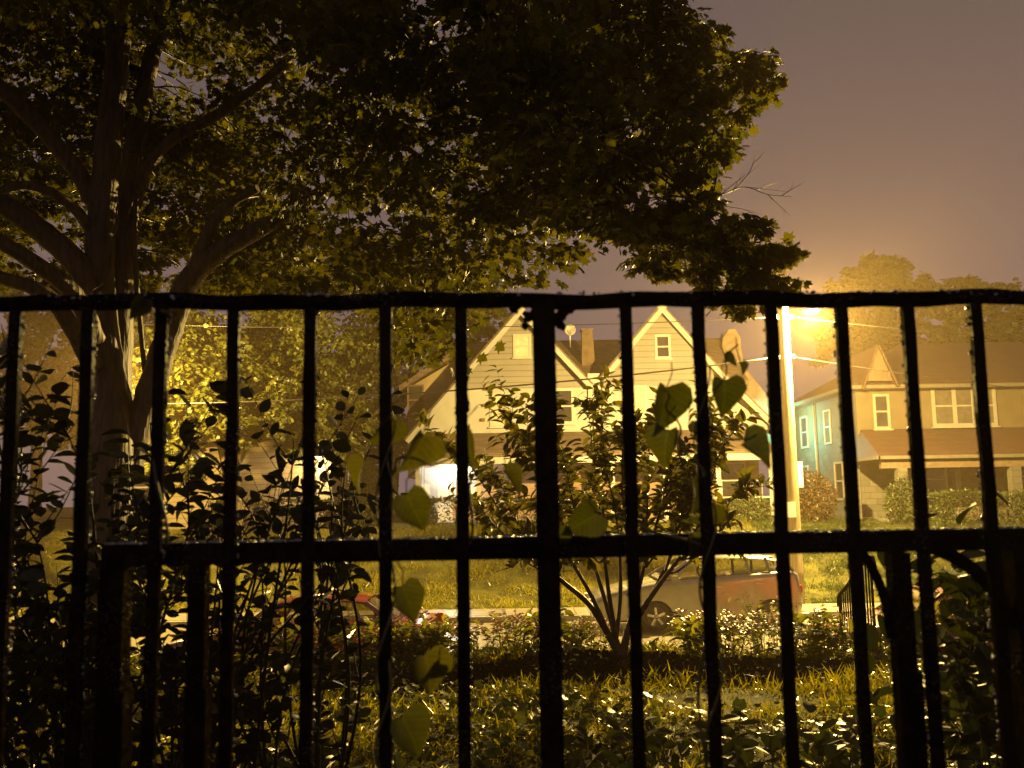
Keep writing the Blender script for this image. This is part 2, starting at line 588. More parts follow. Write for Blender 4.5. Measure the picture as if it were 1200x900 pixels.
def ground_z(x, y):
    if y < 13.6:
        z = -1.36 * smooth01((y - 8.6) / 5.2) if y > 8.6 else 0
    elif y < 24.9:
        z = -1.62
    elif y < 31.5:
        z = -1.36 + 1.9 * smooth01((y - 24.9) / 6.6) ** .9
    else:
        z = 0.54 + min(.3, (y - 31.5) * .01)
    w = 1 if (y < 13.4 or y > 25.2) else 0
    return z + w * .03 * (math.sin(x * 1.3 + y * .7) + math.sin(x * .6 - y * 1.9)) * min(1, max(0, (y - 2) / 4))


ys = [-30, -10, -4, -2] + list(np.arange(-1, 34, .3)) + [13.59, 13.61, 24.89, 24.91] + [36, 40, 46, 55, 70, 100, 160, 300, 700]
ys = sorted(set(round(float(v), 3) for v in ys))
xs = [-700, -300, -120, -60, -40] + list(np.arange(-24, 24.1, .6)) + [40, 60, 120, 300, 700]
vs = [(x, y, ground_z(x, y)) for y in ys for x in xs]
n = len(xs)
fs = [(j * n + i, j * n + i + 1, (j + 1) * n + i + 1, (j + 1) * n + i) for j in range(len(ys) - 1) for i in range(n - 1)]
m, nt, b = newmat('lawn_soil')
no, cr, src = noise_col(nt, b, (.026, .025, .008), (.065, .062, .013), 1.6, 10, .38, .62)
bump(nt, b, no.outputs['Fac'], .8, .06)
b.inputs['Roughness'].default_value = .9
b.inputs['Specular IOR Level'].default_value = .1
g = MB(); g.add(vs, fs, True); g.build('ground', m, kind='structure')

RX = 90
MB().box((-RX, 15.4, -1.75), (RX, 23.2, -1.45)).build('road', M['asphalt'], kind='structure')
for name, y0, y1, z in (('sidewalk', 13.62, 15.2, -1.31), ('sidewalk', 23.42, 24.88, -1.31)):
    mb = MB()
    x = -24.0
    mb.box((-RX, y0, -1.7), (-24.02, y1, z))
    while x < 24:
        mb.box((x, y0, -1.7), (x + 1.48, y1, z + random.uniform(-.004, .004)))
        x += 1.5
    mb.box((x + .02, y0, -1.7), (RX, y1, z))
    mb.build(name, M['concrete'], kind='structure')
for y0, y1 in ((15.22, 15.38), (23.22, 23.4)):
    MB().box((-RX, y0, -1.75), (RX, y1, -1.315)).build('kerb', M['kerb'], kind='structure')

# mulched bed along the crest of the yard
mb = MB()
nx, ny = 40, 6
bx0, bx1 = -2.4, 3.0
vv = []
for j in range(ny + 1):
    for i in range(nx + 1):
        x = bx0 + (bx1 - bx0) * i / nx
        t = j / ny
        y = 7.75 + .22 * math.sin(x * 1.9) + t * (1.0 + .15 * math.sin(x * 3.1))
        vv.append((x, y, ground_z(x, y) + .015 + .06 * math.sin(math.pi * t) + random.uniform(-.015, .015)))
mb.add(vv, [(j * (nx + 1) + i, j * (nx + 1) + i + 1, (j + 1) * (nx + 1) + i + 1, (j + 1) * (nx + 1) + i) for j in range(ny) for i in range(nx)])
mb.build('mulch_soil', M['soil'], kind='structure')

# ------------------------------------------------------------------ grass
def grass(name, n, x0, x1, y0, y1, size, label, keep=None, taper=None, mat='grass'):
    x = x0 + RNG.random(n) * (x1 - x0)
    y = y0 + RNG.random(n) ** (taper or 1) * (y1 - y0)
    ok = np.ones(n, bool)
    if keep is not None:
        ok = keep(x, y)
    clump = np.sin(x * 2.3 + 1.7 * np.sin(y * 1.9)) * np.sin(y * 2.7 + 1.3 * np.sin(x * 1.1))
    ok &= RNG.random(n) < .62 + .38 * clump
    x, y, clump = x[ok], y[ok], clump[ok]
    z = np.array([ground_z(a, c) for a, c in zip(x, y)]) - .005
    k = len(x)
    d = np.stack([RNG.normal(size=k) * .8, RNG.normal(size=k) * .8, np.full(k, .9)], 1)
    s = size * (.45 + .9 * RNG.random(k) ** 1.5) * (1 + .5 * clump)
    return leaves(name, BLADE, np.stack([x, y, z], 1), d, rnd(k), s, M[mat], kind='stuff', label=label, category='grass')


def inyard(x, y):
    ok = np.abs(x) < .60 * y + .5
    bed = (x > bx0) & (x < bx1) & (y > 7.85 + .22 * np.sin(x * 1.9)) & (y < 8.7)
    return ok & ~bed


grass('grass', 150000, -6.4, 6.4, 3.2, 10.2, .125, 'wet unmown grass covering the dark yard behind the fence', inyard)
grass('grass', 72000, -18, 7.7, 24.95, 31.6, .22, 'street-lit yellowish grass on the bank across the road, in front of the twin house')
grass('grass', 90000, 7.7, 20, 24.95, 32.5, .17, 'darker mown green lawn on the slope right of the lamp pole', mat='dimmedlawn')

# clover and small broad weeds between the blades, and bark chips on the bed
nw = 42000
x = RNG.uniform(-6, 6, nw); y = RNG.uniform(3.2, 9.8, nw)
ok = inyard(x, y) & (np.sin(x * 1.7 + 2) + np.sin(y * 2.1 + x) + RNG.normal(size=nw) * .5 > .1)
x, y = x[ok], y[ok]
z = np.array([ground_z(a, c) for a, c in zip(x, y)]) + .02 + .12 * RNG.random(len(x))
leaves('clover', SIMPLE, np.stack([x, y, z], 1), np.stack([RNG.normal(size=len(x)), RNG.normal(size=len(x)), RNG.normal(size=len(x)) * .3], 1), np.array([0, -.2, 1]) + rnd(len(x), .35),
       .05 * (.4 + RNG.random(len(x)) ** 2 * 1.6), M['cloverleaf'], kind='stuff', label='small round weed leaves scattered through the wet lawn', category='weeds')
nw = 5200
x = RNG.uniform(bx0, bx1, nw); t = RNG.random(nw)
y = 7.75 + .22 * np.sin(x * 1.9) + t * (1.0 + .15 * np.sin(x * 3.1))
z = np.array([ground_z(a, c) for a, c in zip(x, y)]) + .02 + .07 * np.sin(np.pi * t)
leaves('bark_chips', SIMPLE, np.stack([x, y, z], 1), rnd(nw) * np.array([1, 1, .5]), np.array([0, 0, .7]) + rnd(nw, .6), .05 * (.5 + RNG.random(nw)), M['chips'], kind='stuff', label='dark bark chips covering the planting bed', category='mulch')

# ------------------------------------------------------------------ iron fence
def fd(X):
    return 1.43 + .052 * X


def fence_pt(px, py):
    d = 1.43
    for _ in range(4):
        d = fd(P(px, py, d).x)
    return P(px, py, d)


FZ0 = .34
pA, pB = fence_pt(-260, 357), fence_pt(1460, 350)
ZT = fence_pt(640, 352).z
ft = empty('iron_fence', (0, 1.43, 0), label='tall black iron fence with plain vertical bars across the whole view', category='fence')


def fp(X, z, off=0):
    return V((X, fd(X) + off, z))


def child(mb, name, mat, par, **kw):
    o = mb.build(name, mat, **kw)
    return world_child(o, par)


# hand-worn top rail: slightly wavy flat tube with weld lumps
pts = [fp(pA.x + (pB.x - pA.x) * i / 60, ZT + .0022 * math.sin(i * .55) + .0016 * math.sin(i * 1.31 + 1)) for i in range(61)]
top_rail = MB().tube(pts, [.0125 + .0007 * math.sin(i * 2.1) for i in range(61)], 10)
child(top_rail, 'top_rail', M['iron'], ft)
bars = [-160, -72, 20, 105, 190, 275, 364, 452, 540, 733, 818, 903, 985, 1063, 1142, 1222, 1305]
for px in bars:
    X = fence_pt(px, 362).x
    j = random.uniform(-.0012, .0012)
    mb = MB()
    pts = [fp(X + j * math.sin(k * 1.7), FZ0 + (ZT - FZ0) * k / 24) for k in range(25)]
    w = .0185
    for a, c in zip(pts[:-1], pts[1:]):
        pass
    vs, fs = [], []
    for p in pts:
        e = w / 2 * (1 + random.uniform(-.05, .05))
        cc = e * .6
        for a, c in ((-cc, -e), (cc, -e), (e, -cc), (e, cc), (cc, e), (-cc, e), (-e, cc), (-e, -cc)):
            vs.append(p + V((a, c, 0)))
    for k in range(24):
        for i in range(8):
            fs.append((k * 8 + i, k * 8 + (i + 1) % 8, k * 8 + 8 + (i + 1) % 8, k * 8 + 8 + i))
    mb.add(vs, fs)
    child(mb, 'bar', M['iron'], ft)
X = fence_pt(637, 372).x
mb = MB()
mb.bar(fp(X, .05), fp(X, ZT + .004), .034)
child(mb, 'post', M['iron'], ft)
mb = MB()
for dx, dz, r in ((-.024, -.026, .009), (-.030, -.040, .006), (.022, -.030, .012), (.030, -.022, .008), (-.045, -.012, .008), (.04, -.012, .010), (.0, -.02, .017), (.028, -.042, .006)):
    rings = []
    for k in range(7):
        a = -math.pi / 2 + math.pi * k / 6
        rings.append((max(.0005, r * math.cos(a)), r * math.sin(a)))
    n0 = len(mb.v)
    mb.lathe(rings, 12, fp(X + dx, ZT + dz))
    c0 = fp(X + dx, ZT + dz)
    for q in range(n0, len(mb.v)):
        p = V(mb.v[q]) - c0
        f = 1 + .35 * math.sin(p.x * 700 + dx * 90) * math.sin(p.z * 600 + 2) + random.uniform(-.08, .08)
        mb.v[q] = tuple(c0 + p * f)
child(mb, 'weld_collar', M['iron'], ft)
mb = MB().bar(fp(pA.x, .36), fp(pB.x, .36), .022, .03)
child(mb, 'bottom_rail', M['iron'], ft)

# lower handrail in front of the landing, with posts and curved brackets
OFF = .045
lr = empty('handrail', (0, 1.48, 0), label='low black square-tube handrail with curved corner brackets fixed behind the tall fence', category='handrail')


def hp(px, py):
    d = 1.48
    for _ in range(4):
        d = fd(P(px, py, d).x) + OFF
    return P(px, py, d)


a, c = hp(123, 651), hp(1420, 628)
a_hand = (a.x, c.x)
ZR = (a.z + hp(1190, 631).z) / 2
m_ = MB().bar((a.x, a.y, ZR), (c.x, c.y, ZR), .031, .033)
child(m_, 'rail', M['iron'], lr)
for px, w in ((137, .036), (234, .026), (1052, .03), (1196, .04)):
    X = hp(px, 660).x
    m_ = MB().bar((X, fd(X) + OFF, .02), (X, fd(X) + OFF, ZR - .018), w)
    m_.bar((X + .004, fd(X) + OFF, .02), (X + .004, fd(X) + OFF, ZR - .018 - .18), w * 1.12)
    child(m_, 'post', M['iron'], lr)
for pts, r in (([(1008, 644), (1022, 664), (1036, 696), (1043, 730), (1046, 748)], .008), ([(1095, 642), (1125, 656), (1150, 675), (1172, 703), (1184, 735)], .011)):
    q = catmull([hp(*p) + V((0, .004, 0)) for p in pts], None, 6)
    child(MB().tube(q, r, 8), 'curved_bracket', M['iron'], lr)

# rain drops standing on the bars and rails: little domes, far too many to count
dome = [(0, 0, 1)] + [(math.cos(a) * .7, math.sin(a) * .7, .7) for a in np.arange(8) * math.pi / 4] + [(math.cos(a), math.sin(a), 0) for a in np.arange(8) * math.pi / 4]
dfc = [(0, 1 + k, 1 + (k + 1) % 8) for k in range(8)]
for k in range(8):
    a, c, d_, e_ = 1 + k, 1 + (k + 1) % 8, 9 + k, 9 + (k + 1) % 8
    dfc += [(a, d_, e_), (a, e_, c)]
dome = (np.array(dome, float)[:, [0, 2, 1]], np.array(dfc))       # dome axis on local y


def drops(pts, outs, par, r0):
    k = len(pts)
    r = r0 * (.5 + RNG.random(k) ** 2 * 1.3)
    o = leaves('rain_drops', dome, np.array(pts), np.array(outs), rnd(k), r, M['water'], smooth=True, kind='stuff')
    world_child(o, par)


pts, outs = [], []
for px in bars:
    X0_ = fence_pt(px, 362).x
    for sgn in (-1, 1):
        for _ in range(110 if (sgn < 0 and px > 560) or (sgn > 0 and px < 560) else 30):
            z = FZ0 + (ZT - FZ0) * (1 - RNG.random() ** 1.2)
            pts.append(list(fp(X0_, z) + V((sgn * .0092, random.uniform(.003, .0098), 0)))); outs.append([sgn, random.uniform(-.1, .5), 0])
for _ in range(320):
    X_ = random.uniform(pA.x, pB.x)
    a = random.uniform(.2, 2.9)
    pts.append(list(fp(X_, ZT) + V((0, .0125 * math.cos(a), .0125 * math.sin(a))))); outs.append([0, math.cos(a), math.sin(a)])
drops(pts, outs, ft, .0021)
pts, outs = [], []
for _ in range(1300):
    X_ = random.uniform(a_hand[0], a_hand[1])
    pts.append([X_, fd(X_) + OFF + random.uniform(-.014, .014), ZR + .0166]); outs.append([0, 0, 1])
drops(pts, outs, lr, .0021)

# ------------------------------------------------------------------ vines on the fence
def vine(label, stems, lvs, leaf='vineleaf', twine=()):
    base = fp(fence_pt(stems[0][0][0], 700).x, .1)
    t = empty('climbing_vine', base, label=label, category='vine', group='heart-leaved vines on the iron fence')
    mb = MB()
    for s in stems:
        q = catmull([fence_pt(x, y) + V((random.uniform(-.004, .004), random.uniform(-.02, .02), 0)) for x, y in s], None, 6)
        q = [p + V((.006 * math.sin(i * .9), .006 * math.cos(i * .9), 0)) for i, p in enumerate(q)]
        mb.tube(q, [.0026 - .0014 * i / len(q) for i in range(len(q))], 6)
    for bx, z0, z1, turns in twine:
        xb = fence_pt(bx, 362).x
        q = [fp(xb, z0 + (z1 - z0) * i / 90) + V((math.cos(i / 90 * turns * 6.283) * .0145, math.sin(i / 90 * turns * 6.283) * .0145, 0)) for i in range(91)]
        mb.tube(q, [.0028 - .0014 * i / 90 for i in range(91)], 6)
    pos, dirs, nn, sc = [], [], [], []
    for (x, y, ang, size, tw, dy) in lvs:
        p = fence_pt(x, y) + V((0, dy, 0))
        a = R(ang)                                       # 0 = tip down, + = tip to the right
        d = V((math.sin(a), random.uniform(-.15, .15), -math.cos(a)))
        nv = V((tw * 1.35, -1, random.uniform(-.1, .8)))
        pos.append(p); dirs.append(d); nn.append(nv); sc.append(size * .9)
        q = [p, p + V((random.uniform(-.01, .01), .004, .022)), p + V((random.uniform(-.02, .02), -dy * .8, .04))]
        mb.tube(q, .001, 5)
    o = mb.build('stem', M['stem']); world_child(o, t)
    o = leaves('foliage', HEART, np.array([list(p) for p in pos]), np.array([list(p) for p in dirs]), np.array([list(p) for p in nn]), sc, M[leaf], smooth=True)
    world_child(o, t)
    return t


vine('heart-leaved vine climbing the bars left of the thick post, its leaves at handrail height', [[(455, 960), (450, 860), (458, 760), (450, 650), (462, 560), (455, 500)], [(455, 560), (480, 535), (510, 545), (545, 520)], [(545, 640), (560, 560), (575, 548)]],
     [(462, 492, -40, .062, .9, .01), (425, 540, -30, .055, -.5, .02), (497, 512, -18, .072, .75, -.015), (478, 580, 28, .07, .1, -.02), (545, 506, 10, .06, -.9, .01), (592, 552, 45, .05, .5, .02), (470, 688, 25, .07, .5, .01), (497, 768, 20, .072, .3, .0), (470, 842, 30, .078, .4, .01), (520, 775, -35, .04, .6, .02), (448, 930, -20, .06, .3, .01)], 'vinepale', [(452, .36, 1.62, 5)])
vine('heart-leaved vine climbing the bars just right of the thick post', [[(828, 960), (822, 800), (832, 660), (822, 560), (835, 490), (848, 440), (862, 405)], [(824, 560), (800, 520), (790, 480), (780, 455)], [(832, 500), (860, 515), (885, 510)], [(822, 640), (760, 620), (700, 600)]],
     [(780, 455, 0, .085, .35, -.01), (783, 505, -18, .065, -.5, .0), (808, 500, 40, .05, .8, .01), (845, 448, 4, .062, .1, -.02), (868, 520, 62, .068, .35, -.02), (812, 562, 15, .06, .9, .01), (702, 602, -60, .065, .2, .02), (835, 590, -35, .055, .9, .01), (850, 420, 70, .028, .4, .0), (868, 425, 20, .024, .5, .0), (812, 628, 10, .05, .4, .01), (655, 615, -30, .05, .6, .02)], 'vineleaf', [(818, .36, 1.70, 6)])
vine('single pale vine tip with one hanging leaf at the top rail on the left', [[(196, 640), (186, 520), (196, 430), (190, 380), (178, 352), (170, 347)], [(190, 370), (200, 366), (208, 371)]],
     [(172, 352, -28, .044, .8, -.012), (184, 500, 50, .03, .4, .01)], 'vinepale')

# ------------------------------------------------------------------ trees
def tubes(branches, k=6, n=12):
    mb = MB()
    for pts, rads in branches:
        q, w = catmull(pts, rads, k)
        q2 = [p + V((random.uniform(-1, 1), random.uniform(-1, 1), 0)) * r * .07 for p, r in zip(q, w)]
        mb.tube(q2, w, n)
    return mb


def crown_leaves(cent, rad, per, size, tpl, flat=.6):
    """leaf sprays: leaves sit round each spray's centre, drooping outward"""
    k = len(cent)
    idx = np.repeat(np.arange(k), per)
    nl = len(idx)
    off = rnd(nl)
    off = nrm(off) * (RNG.random((nl, 1)) ** .45)
    off[:, 2] *= flat
    pos = cent[idx] + off * rad[idx][:, None]
    tilt = rnd(k, .45)[idx]
    d = off * np.array([1, 1, .4]) + np.array([0, 0, -.55]) + rnd(nl, .45)
    nn = np.array([0, 0, 1.0]) + rnd(nl, .38) + tilt
    s = size * (.65 + .6 * RNG.random(nl))
    return pos, d, nn, s


# -- the big maple in the yard
def dp(px, d):
    return px * d / F


MD = 10.0
mb_pts = [
    ([(112, 800, 9.9), (118, 700, 9.9), (126, 600, 9.95), (130, 520, 10.0), (124, 430, 10.0), (117, 350, 10.0), (117, 300, 9.95), (124, 200, 9.9), (136, 80, 9.9), (146, -40, 9.8), (150, -160, 9.8)], [38, 30, 28, 27, 20, 18, 17, 16, 14, 12, 9]),
    ([(134, 540, 10.1), (136, 420, 10.2), (138, 340, 10.25), (150, 250, 10.3), (158, 170, 10.4), (175, 80, 10.6), (200, -30, 10.8), (215, -140, 11)], [20, 19, 18, 15, 12, 10, 8, 6]),
    ([(109, 235, 9.95), (90, 200, 9.8), (48, 150, 9.5), (0, 103, 9.2), (-70, 40, 8.9)], [11, 10.5, 10, 9.5, 8]),
    ([(107, 272, 9.9), (88, 245, 9.6), (60, 226, 9.4), (30, 217, 9.3), (0, 224, 9.2), (-50, 240, 9)], [7, 6.5, 6, 5.5, 5, 4]),
    ([(112, 345, 9.9), (95, 315, 9.8), (60, 280, 9.7), (0, 238, 9.5), (-90, 190, 9.2)], [17, 15, 14, 13, 10]),
    ([(112, 400, 9.85), (92, 352, 9.6), (55, 318, 9.3), (0, 283, 9.0), (-80, 240, 8.6)], [13, 11, 10, 9, 7]),
    ([(110, 430, 9.8), (62, 352, 9.3), (0, 325, 9.0), (-60, 305, 8.6)], [12, 9.5, 8, 7]),
    ([(160, 230, 10.3), (172, 198, 10.2), (200, 165, 10.1), (258, 132, 10.0), (325, 82, 9.8), (385, 8, 9.6), (430, -80, 9.4)], [8, 7.5, 7, 6.5, 6, 5, 4]),
    ([(150, 560, 10.1), (162, 500, 10.15), (185, 430, 10.2), (205, 370, 10.2), (222, 328, 10.15), (262, 292, 10.0), (338, 250, 9.8), (400, 210, 9.6), (478, 166, 9.4), (560, 150, 9.2), (640, 162, 9.1), (720, 178, 9.0), (800, 215, 8.9), (850, 240, 8.9)], [15, 15, 15, 14.5, 14, 12, 9, 7.5, 6, 4.5, 3.6, 3, 2.5, 1.5]),
    ([(226, 322, 10.15), (238, 290, 10.0), (255, 255, 9.9), (275, 235, 9.85), (302, 221, 9.8)], [9, 9, 7.5, 6, 5]),
    ([(162, 222, 10.3), (164, 190, 10.2), (172, 158, 10.1), (178, 130, 10.1)], [3, 3, 2.5, 2]),
    ([(340, 250, 9.8), (360, 180, 10.0), (400, 120, 10.2), (470, 60, 10.4), (560, -20, 10.6)], [6, 6, 5, 4, 3]),
    ([(470, 168, 9.4), (520, 210, 9.2), (560, 260, 9.1), (600, 300, 9.0)], [4, 3, 2.5, 1.5]),
    ([(720, 178, 9.0), (780, 200, 8.8), (840, 270, 8.6), (880, 320, 8.5), (900, 360, 8.4)], [3, 2.5, 2, 1.5, 1]),
    ([(400, 120, 10.2), (520, 90, 9.8), (650, 70, 9.5), (780, 80, 9.2), (860, 95, 9.1)], [5, 4, 3.4, 2.6, 1.4]),
    ([(170, 440, 10.2), (158, 300, 10.15), (160, 230, 10.1), (150, 250, 10.1)], [3, 3, 2, 1]),
]
maple = empty('maple_tree', (P(112, 800, 9.9).x, 9.9, 0), label='big maple with several wet trunks filling the upper left, its canopy overhead', category='tree')
br = []
for pl, rl in mb_pts:
    br.append(([P(x, y, d) for x, y, d in pl], [r * d / F for r, (x, y, d) in zip(rl, pl)]))
br[0][0][0] = V((br[0][0][0].x, 9.9, -.1))
tb = tubes(br[:2] + br[8:9], 7, 16)
world_child(tb.build('trunk', M['bark']), maple)
for bq in br[2:8] + br[9:]:
    world_child(tubes([bq], 6, 10).build('branch', M['bark']), maple)
# bare twigs at the outer edge
tw = MB()


def twig(pts, r, depth=2):
    q = catmull(pts, None, 4)
    tw.tube(q, [r * (1 - .75 * i / (len(q) - 1)) for i in range(len(q))], 5)
    if depth:
        for i in range(2, len(q) - 1, 2):
            d = (q[i + 1] - q[i - 1]).normalized()
            side = V((random.uniform(-.5, .5), random.uniform(-.6, .6), random.uniform(-.3, 1))).normalized()
            L = (q[-1] - q[0]).length * random.uniform(.16, .34)
            twig([q[i], q[i] + (d * .7 + side * .6) * L * .5, q[i] + (d * .9 + side * .75) * L], r * .55, depth - 1)


for pl, r, dpt in (([(800, 235, 8.9), (845, 228, 8.85), (872, 219, 8.8), (900, 228, 8.8), (928, 230, 8.75)], .008, 2),
                   ([(858, 225, 8.8), (876, 205, 8.8), (884, 190, 8.8), (892, 186, 8.8)], .005, 1),
                   ([(820, 330, 8.6), (812, 320, 8.6), (806, 312, 8.6), (800, 322, 8.6)], .004, 1),
                   ([(835, 240, 8.9), (870, 245, 8.9), (884, 252, 8.9)], .004, 1)):
    tw = MB()
    twig([P(*p) for p in pl], r, dpt)
    world_child(tw.build('bare_twig', M['twig']), maple)

canopy = [(-330, -260), (640, -280), (780, -120), (806, -20), (812, 20), (838, 40), (842, 62), (872, 66), (902, 78), (908, 108), (892, 126), (868, 140), (852, 166), (838, 186), (846, 206), (828, 226), (846, 246), (832, 262),
          (815, 292), (792, 320), (770, 322), (748, 312), (742, 300), (722, 292), (716, 280), (690, 270), (668, 282), (652, 300), (664, 330), (640, 336), (560, 345), (528, 392), (510, 430), (478, 438), (452, 380), (380, 345), (250, 340), (200, 250),
          (120, 225), (60, 190), (0, 250), (-120, 330), (-330, 330)]
pc = np.vstack([sample_poly(canopy, 1560), sample_poly([(560, 20), (800, 10), (842, 66), (890, 84), (900, 120), (850, 170), (838, 215), (835, 255), (780, 310), (720, 280), (600, 240)], 130)])
edge = np.clip((pc[:, 0] - 500) / 420, 0, 1)
depth = 9.9 - .9 * edge + RNG.normal(size=len(pc)) * (1.7 - 1.0 * edge)
depth -= np.clip((200 - pc[:, 1]) / 500, 0, 1) * RNG.random(len(pc)) * 1.5
inl = (pc[:, 0] < 340) & (pc[:, 1] > 30)
depth[inl] = 10.35 + np.abs(RNG.normal(size=inl.sum())) * 1.1
cent = np.array([list(P(x, y, max(5.2, d))) for (x, y), d in zip(pc, depth)])
spray = [(818, 272), (845, 256), (880, 260), (902, 272), (922, 296), (912, 312), (904, 326), (930, 338), (938, 352), (930, 378), (905, 378), (868, 372), (828, 362), (812, 338), (826, 304)]
ps = sample_poly(spray, 30)
low_poly = [(-330, 120), (265, 150), (330, 260), (335, 345), (-330, 345)]
pl3 = sample_poly(low_poly, 300)
c3 = np.array([list(P(x, y, 11.6 + abs(RNG.normal()) * .8)) for x, y in pl3])
c2 = np.array([list(P(x, y, 8.6 + RNG.normal() * .35)) for x, y in ps])
edge2 = np.clip((cent[:, 0] / cent[:, 1] * F + 600 - 640) / 200, 0, 1)
rr = np.concatenate([(.22 + .26 * RNG.random(len(cent))) * (1 - .45 * edge2), .15 + .09 * RNG.random(len(c2)), .22 + .16 * RNG.random(len(c3))])
allc = np.vstack([cent, c2, c3])
pos, dd, nn, ss = crown_leaves(allc, rr, 58, .092, MAPLE, .42)
ok = np.ones(len(pos), bool)
o = leaves('crown', MAPLE, pos[ok], dd[ok], nn[ok], ss[ok], M['maple'])
world_child(o, maple)
# fine twigs that carry the sprays
allb = [p for pts, r in br for p in catmull(pts, None, 4)]
bp_ = np.array([list(p) for p in allb])
fw = MB()
for i in RNG.choice(len(allc), 330, replace=False):
    c = allc[i]
    dist = np.linalg.norm(bp_ - c, axis=1)
    j = int(dist.argmin())
    if dist[j] > 2.6: continue
    a, e = V(bp_[j]), V(c)
    mid = a.lerp(e, .5) + V((random.uniform(-.12, .12), random.uniform(-.12, .12), random.uniform(0, .2)))
    fw.tube(catmull([a, mid, e], None, 3), [.012, .011, .010, .008, .006, .005, .004], 5)
world_child(fw.build('twig', M['twig']), maple)


def make_tree(name, label, base, height, trunk_r, blobs, per, size, mat, bmat, trunk_pts=None, group=None, tpl=SIMPLE):
    """blobs: (centre, radius, sprays); limbs run from the trunk to each blob"""
    t = empty(name, base, label=label, category='tree', group=group)
    base = V(base)
    topz = max(b[0].z for b in blobs)
    cx = sum(b[0].x for b in blobs) / len(blobs)
    cy = sum(b[0].y for b in blobs) / len(blobs)
    fork = base + V(((cx - base.x) * .3, (cy - base.y) * .3, (topz - base.z) * .42))
    lims = [([base - V((0, 0, .2)), base.lerp(fork, .5) + V((.05, .03, 0)), fork], [trunk_r * 1.3, trunk_r, trunk_r * .85])]
    if trunk_pts: lims = trunk_pts
    fork = lims[0][0][-1] if trunk_pts else fork
    for c, r, k in blobs:
        c = V(c)
        mid = fork.lerp(c, .5) + V((0, 0, .25))
        lims.append(([fork, mid, c, c + (c - fork).normalized() * r * .5], [trunk_r * .5, trunk_r * .3, trunk_r * .16, .02]))
    world_child(tubes(lims, 5, 9).build('trunk', bmat), t)
    cc, rad = [], []
    for c, r, k in blobs:
        k = max(8, int(k * .72))
        q = nrm(rnd(k)) * (RNG.random((k, 1)) ** .5) * r * np.array([1, 1, .85])
        cc.append(q + np.array(list(c)))
        rad.append(np.full(k, r * .30) * (.5 + .9 * RNG.random(k)))
    cc, rad = np.vstack(cc), np.concatenate(rad)
    pos, d, nn, s = crown_leaves(cc, rad, per, size, tpl)
    world_child(leaves('crown', tpl, pos, d, nn, s, mat), t)
    return t


def blob(px, py, d, rpx, k):
    return (P(px, py, d), rpx * d / F, k)


# street tree across the road on the left, pale forked trunk
d = 28.5
tp = [([V((P(275, 640, d).x, d, ground_z(0, d) - .1)), P(273, 590, d), P(270, 545, d), P(276, 520, d)], [.30, .27, .25, .24]),
      ([P(272, 550, d), P(284, 520, d), P(300, 500, d), P(312, 470, d)], [.24, .24, .18, .12]),
      ([P(271, 560, d), P(262, 520, d), P(255, 490, d), P(245, 450, d)], [.22, .2, .15, .1])]
make_tree('street_tree', 'street-lit tree with a pale forked trunk on the far bank at left', V((P(275, 640, d).x, d, ground_z(0, d))), 7, .26,
          [blob(250, 455, 28, 60, 60), blob(330, 440, 28.5, 65, 70), blob(395, 450, 29.5, 55, 50), blob(290, 400, 29, 75, 80), blob(380, 380, 29, 80, 90), blob(220, 400, 28, 60, 60), blob(180, 440, 28, 55, 50), blob(450, 400, 30, 50, 45), blob(330, 340, 29, 70, 60), blob(330, 480, 28, 38, 34), blob(375, 492, 28.5, 38, 36), blob(425, 495, 29, 36, 34), blob(228, 485, 28, 36, 34), blob(300, 462, 28, 40, 36), blob(222, 515, 27.6, 34, 30), blob(200, 545, 27.6, 34, 30), blob(258, 488, 27.2, 30, 34), blob(305, 494, 27.4, 30, 34), blob(350, 515, 28.4, 28, 30), blob(400, 520, 29.5, 30, 30)],
          62, .15, M['streetleaf'], M['tanbark'], tp)
d = 44
make_tree('garden_tree', 'tall hazy tree rising behind the roof of the cream twin house at left', V((P(455, 600, d).x, d, .6)), 9, .3,
          [blob(430, 440, 43, 55, 45), blob(500, 385, 44, 55, 50), blob(560, 372, 45, 42, 36), blob(450, 500, 42, 50, 45), blob(540, 330, 45, 40, 30), blob(420, 550, 42, 40, 40), blob(470, 340, 45, 55, 40)], 32, .32, M['farleaf'], M['twig'])
d = 50
make_tree('round_tree', 'hazy round tree beyond the street lamp', V((P(1040, 600, d).x, d, .8)), 10, .32,
          [blob(1000, 335, 49, 30, 26), blob(1035, 318, 50, 33, 30), blob(1070, 340, 50, 30, 26), blob(1020, 375, 49, 48, 50), blob(1070, 385, 50, 45, 40), blob(975, 400, 49, 35, 30), blob(1040, 440, 50, 60, 50)], 32, .34, M['farleaf'], M['twig'])
make_tree('leafy_tree', 'dark leafy tree behind the roof of the tiled house at far right', V((P(1160, 600, 49).x, 49, .8)), 10, .3,
          [blob(1130, 350, 48, 34, 30), blob(1165, 352, 49, 30, 26), blob(1120, 385, 48, 40, 36), blob(1170, 390, 49, 45, 40), blob(1230, 385, 49, 55, 50), blob(1260, 330, 50, 50, 40)], 32, .34, M['farleaf'], M['twig'])
for k, (px, dd_, sc, lab) in enumerate(((40, 52, 1.2, 'far tree behind the maple trunk at the left edge'), (150, 56, 1.1, 'far tree seen between the maple trunks'), (-120, 50, 1.3, 'far tree beyond the left edge of the fence'))):
    make_tree('far_tree', lab, V((P(px, 600, dd_).x, dd_, .8)), 10, .3,
              [blob(px, 430, dd_, 60 * sc, 45), blob(px - 50, 480, dd_, 55 * sc, 40), blob(px + 50, 470, dd_, 55 * sc, 40), blob(px + 10, 360, dd_, 55 * sc, 35)], 28, .42, M['farleaf'], M['twig'], group='trees behind the maple trunk')

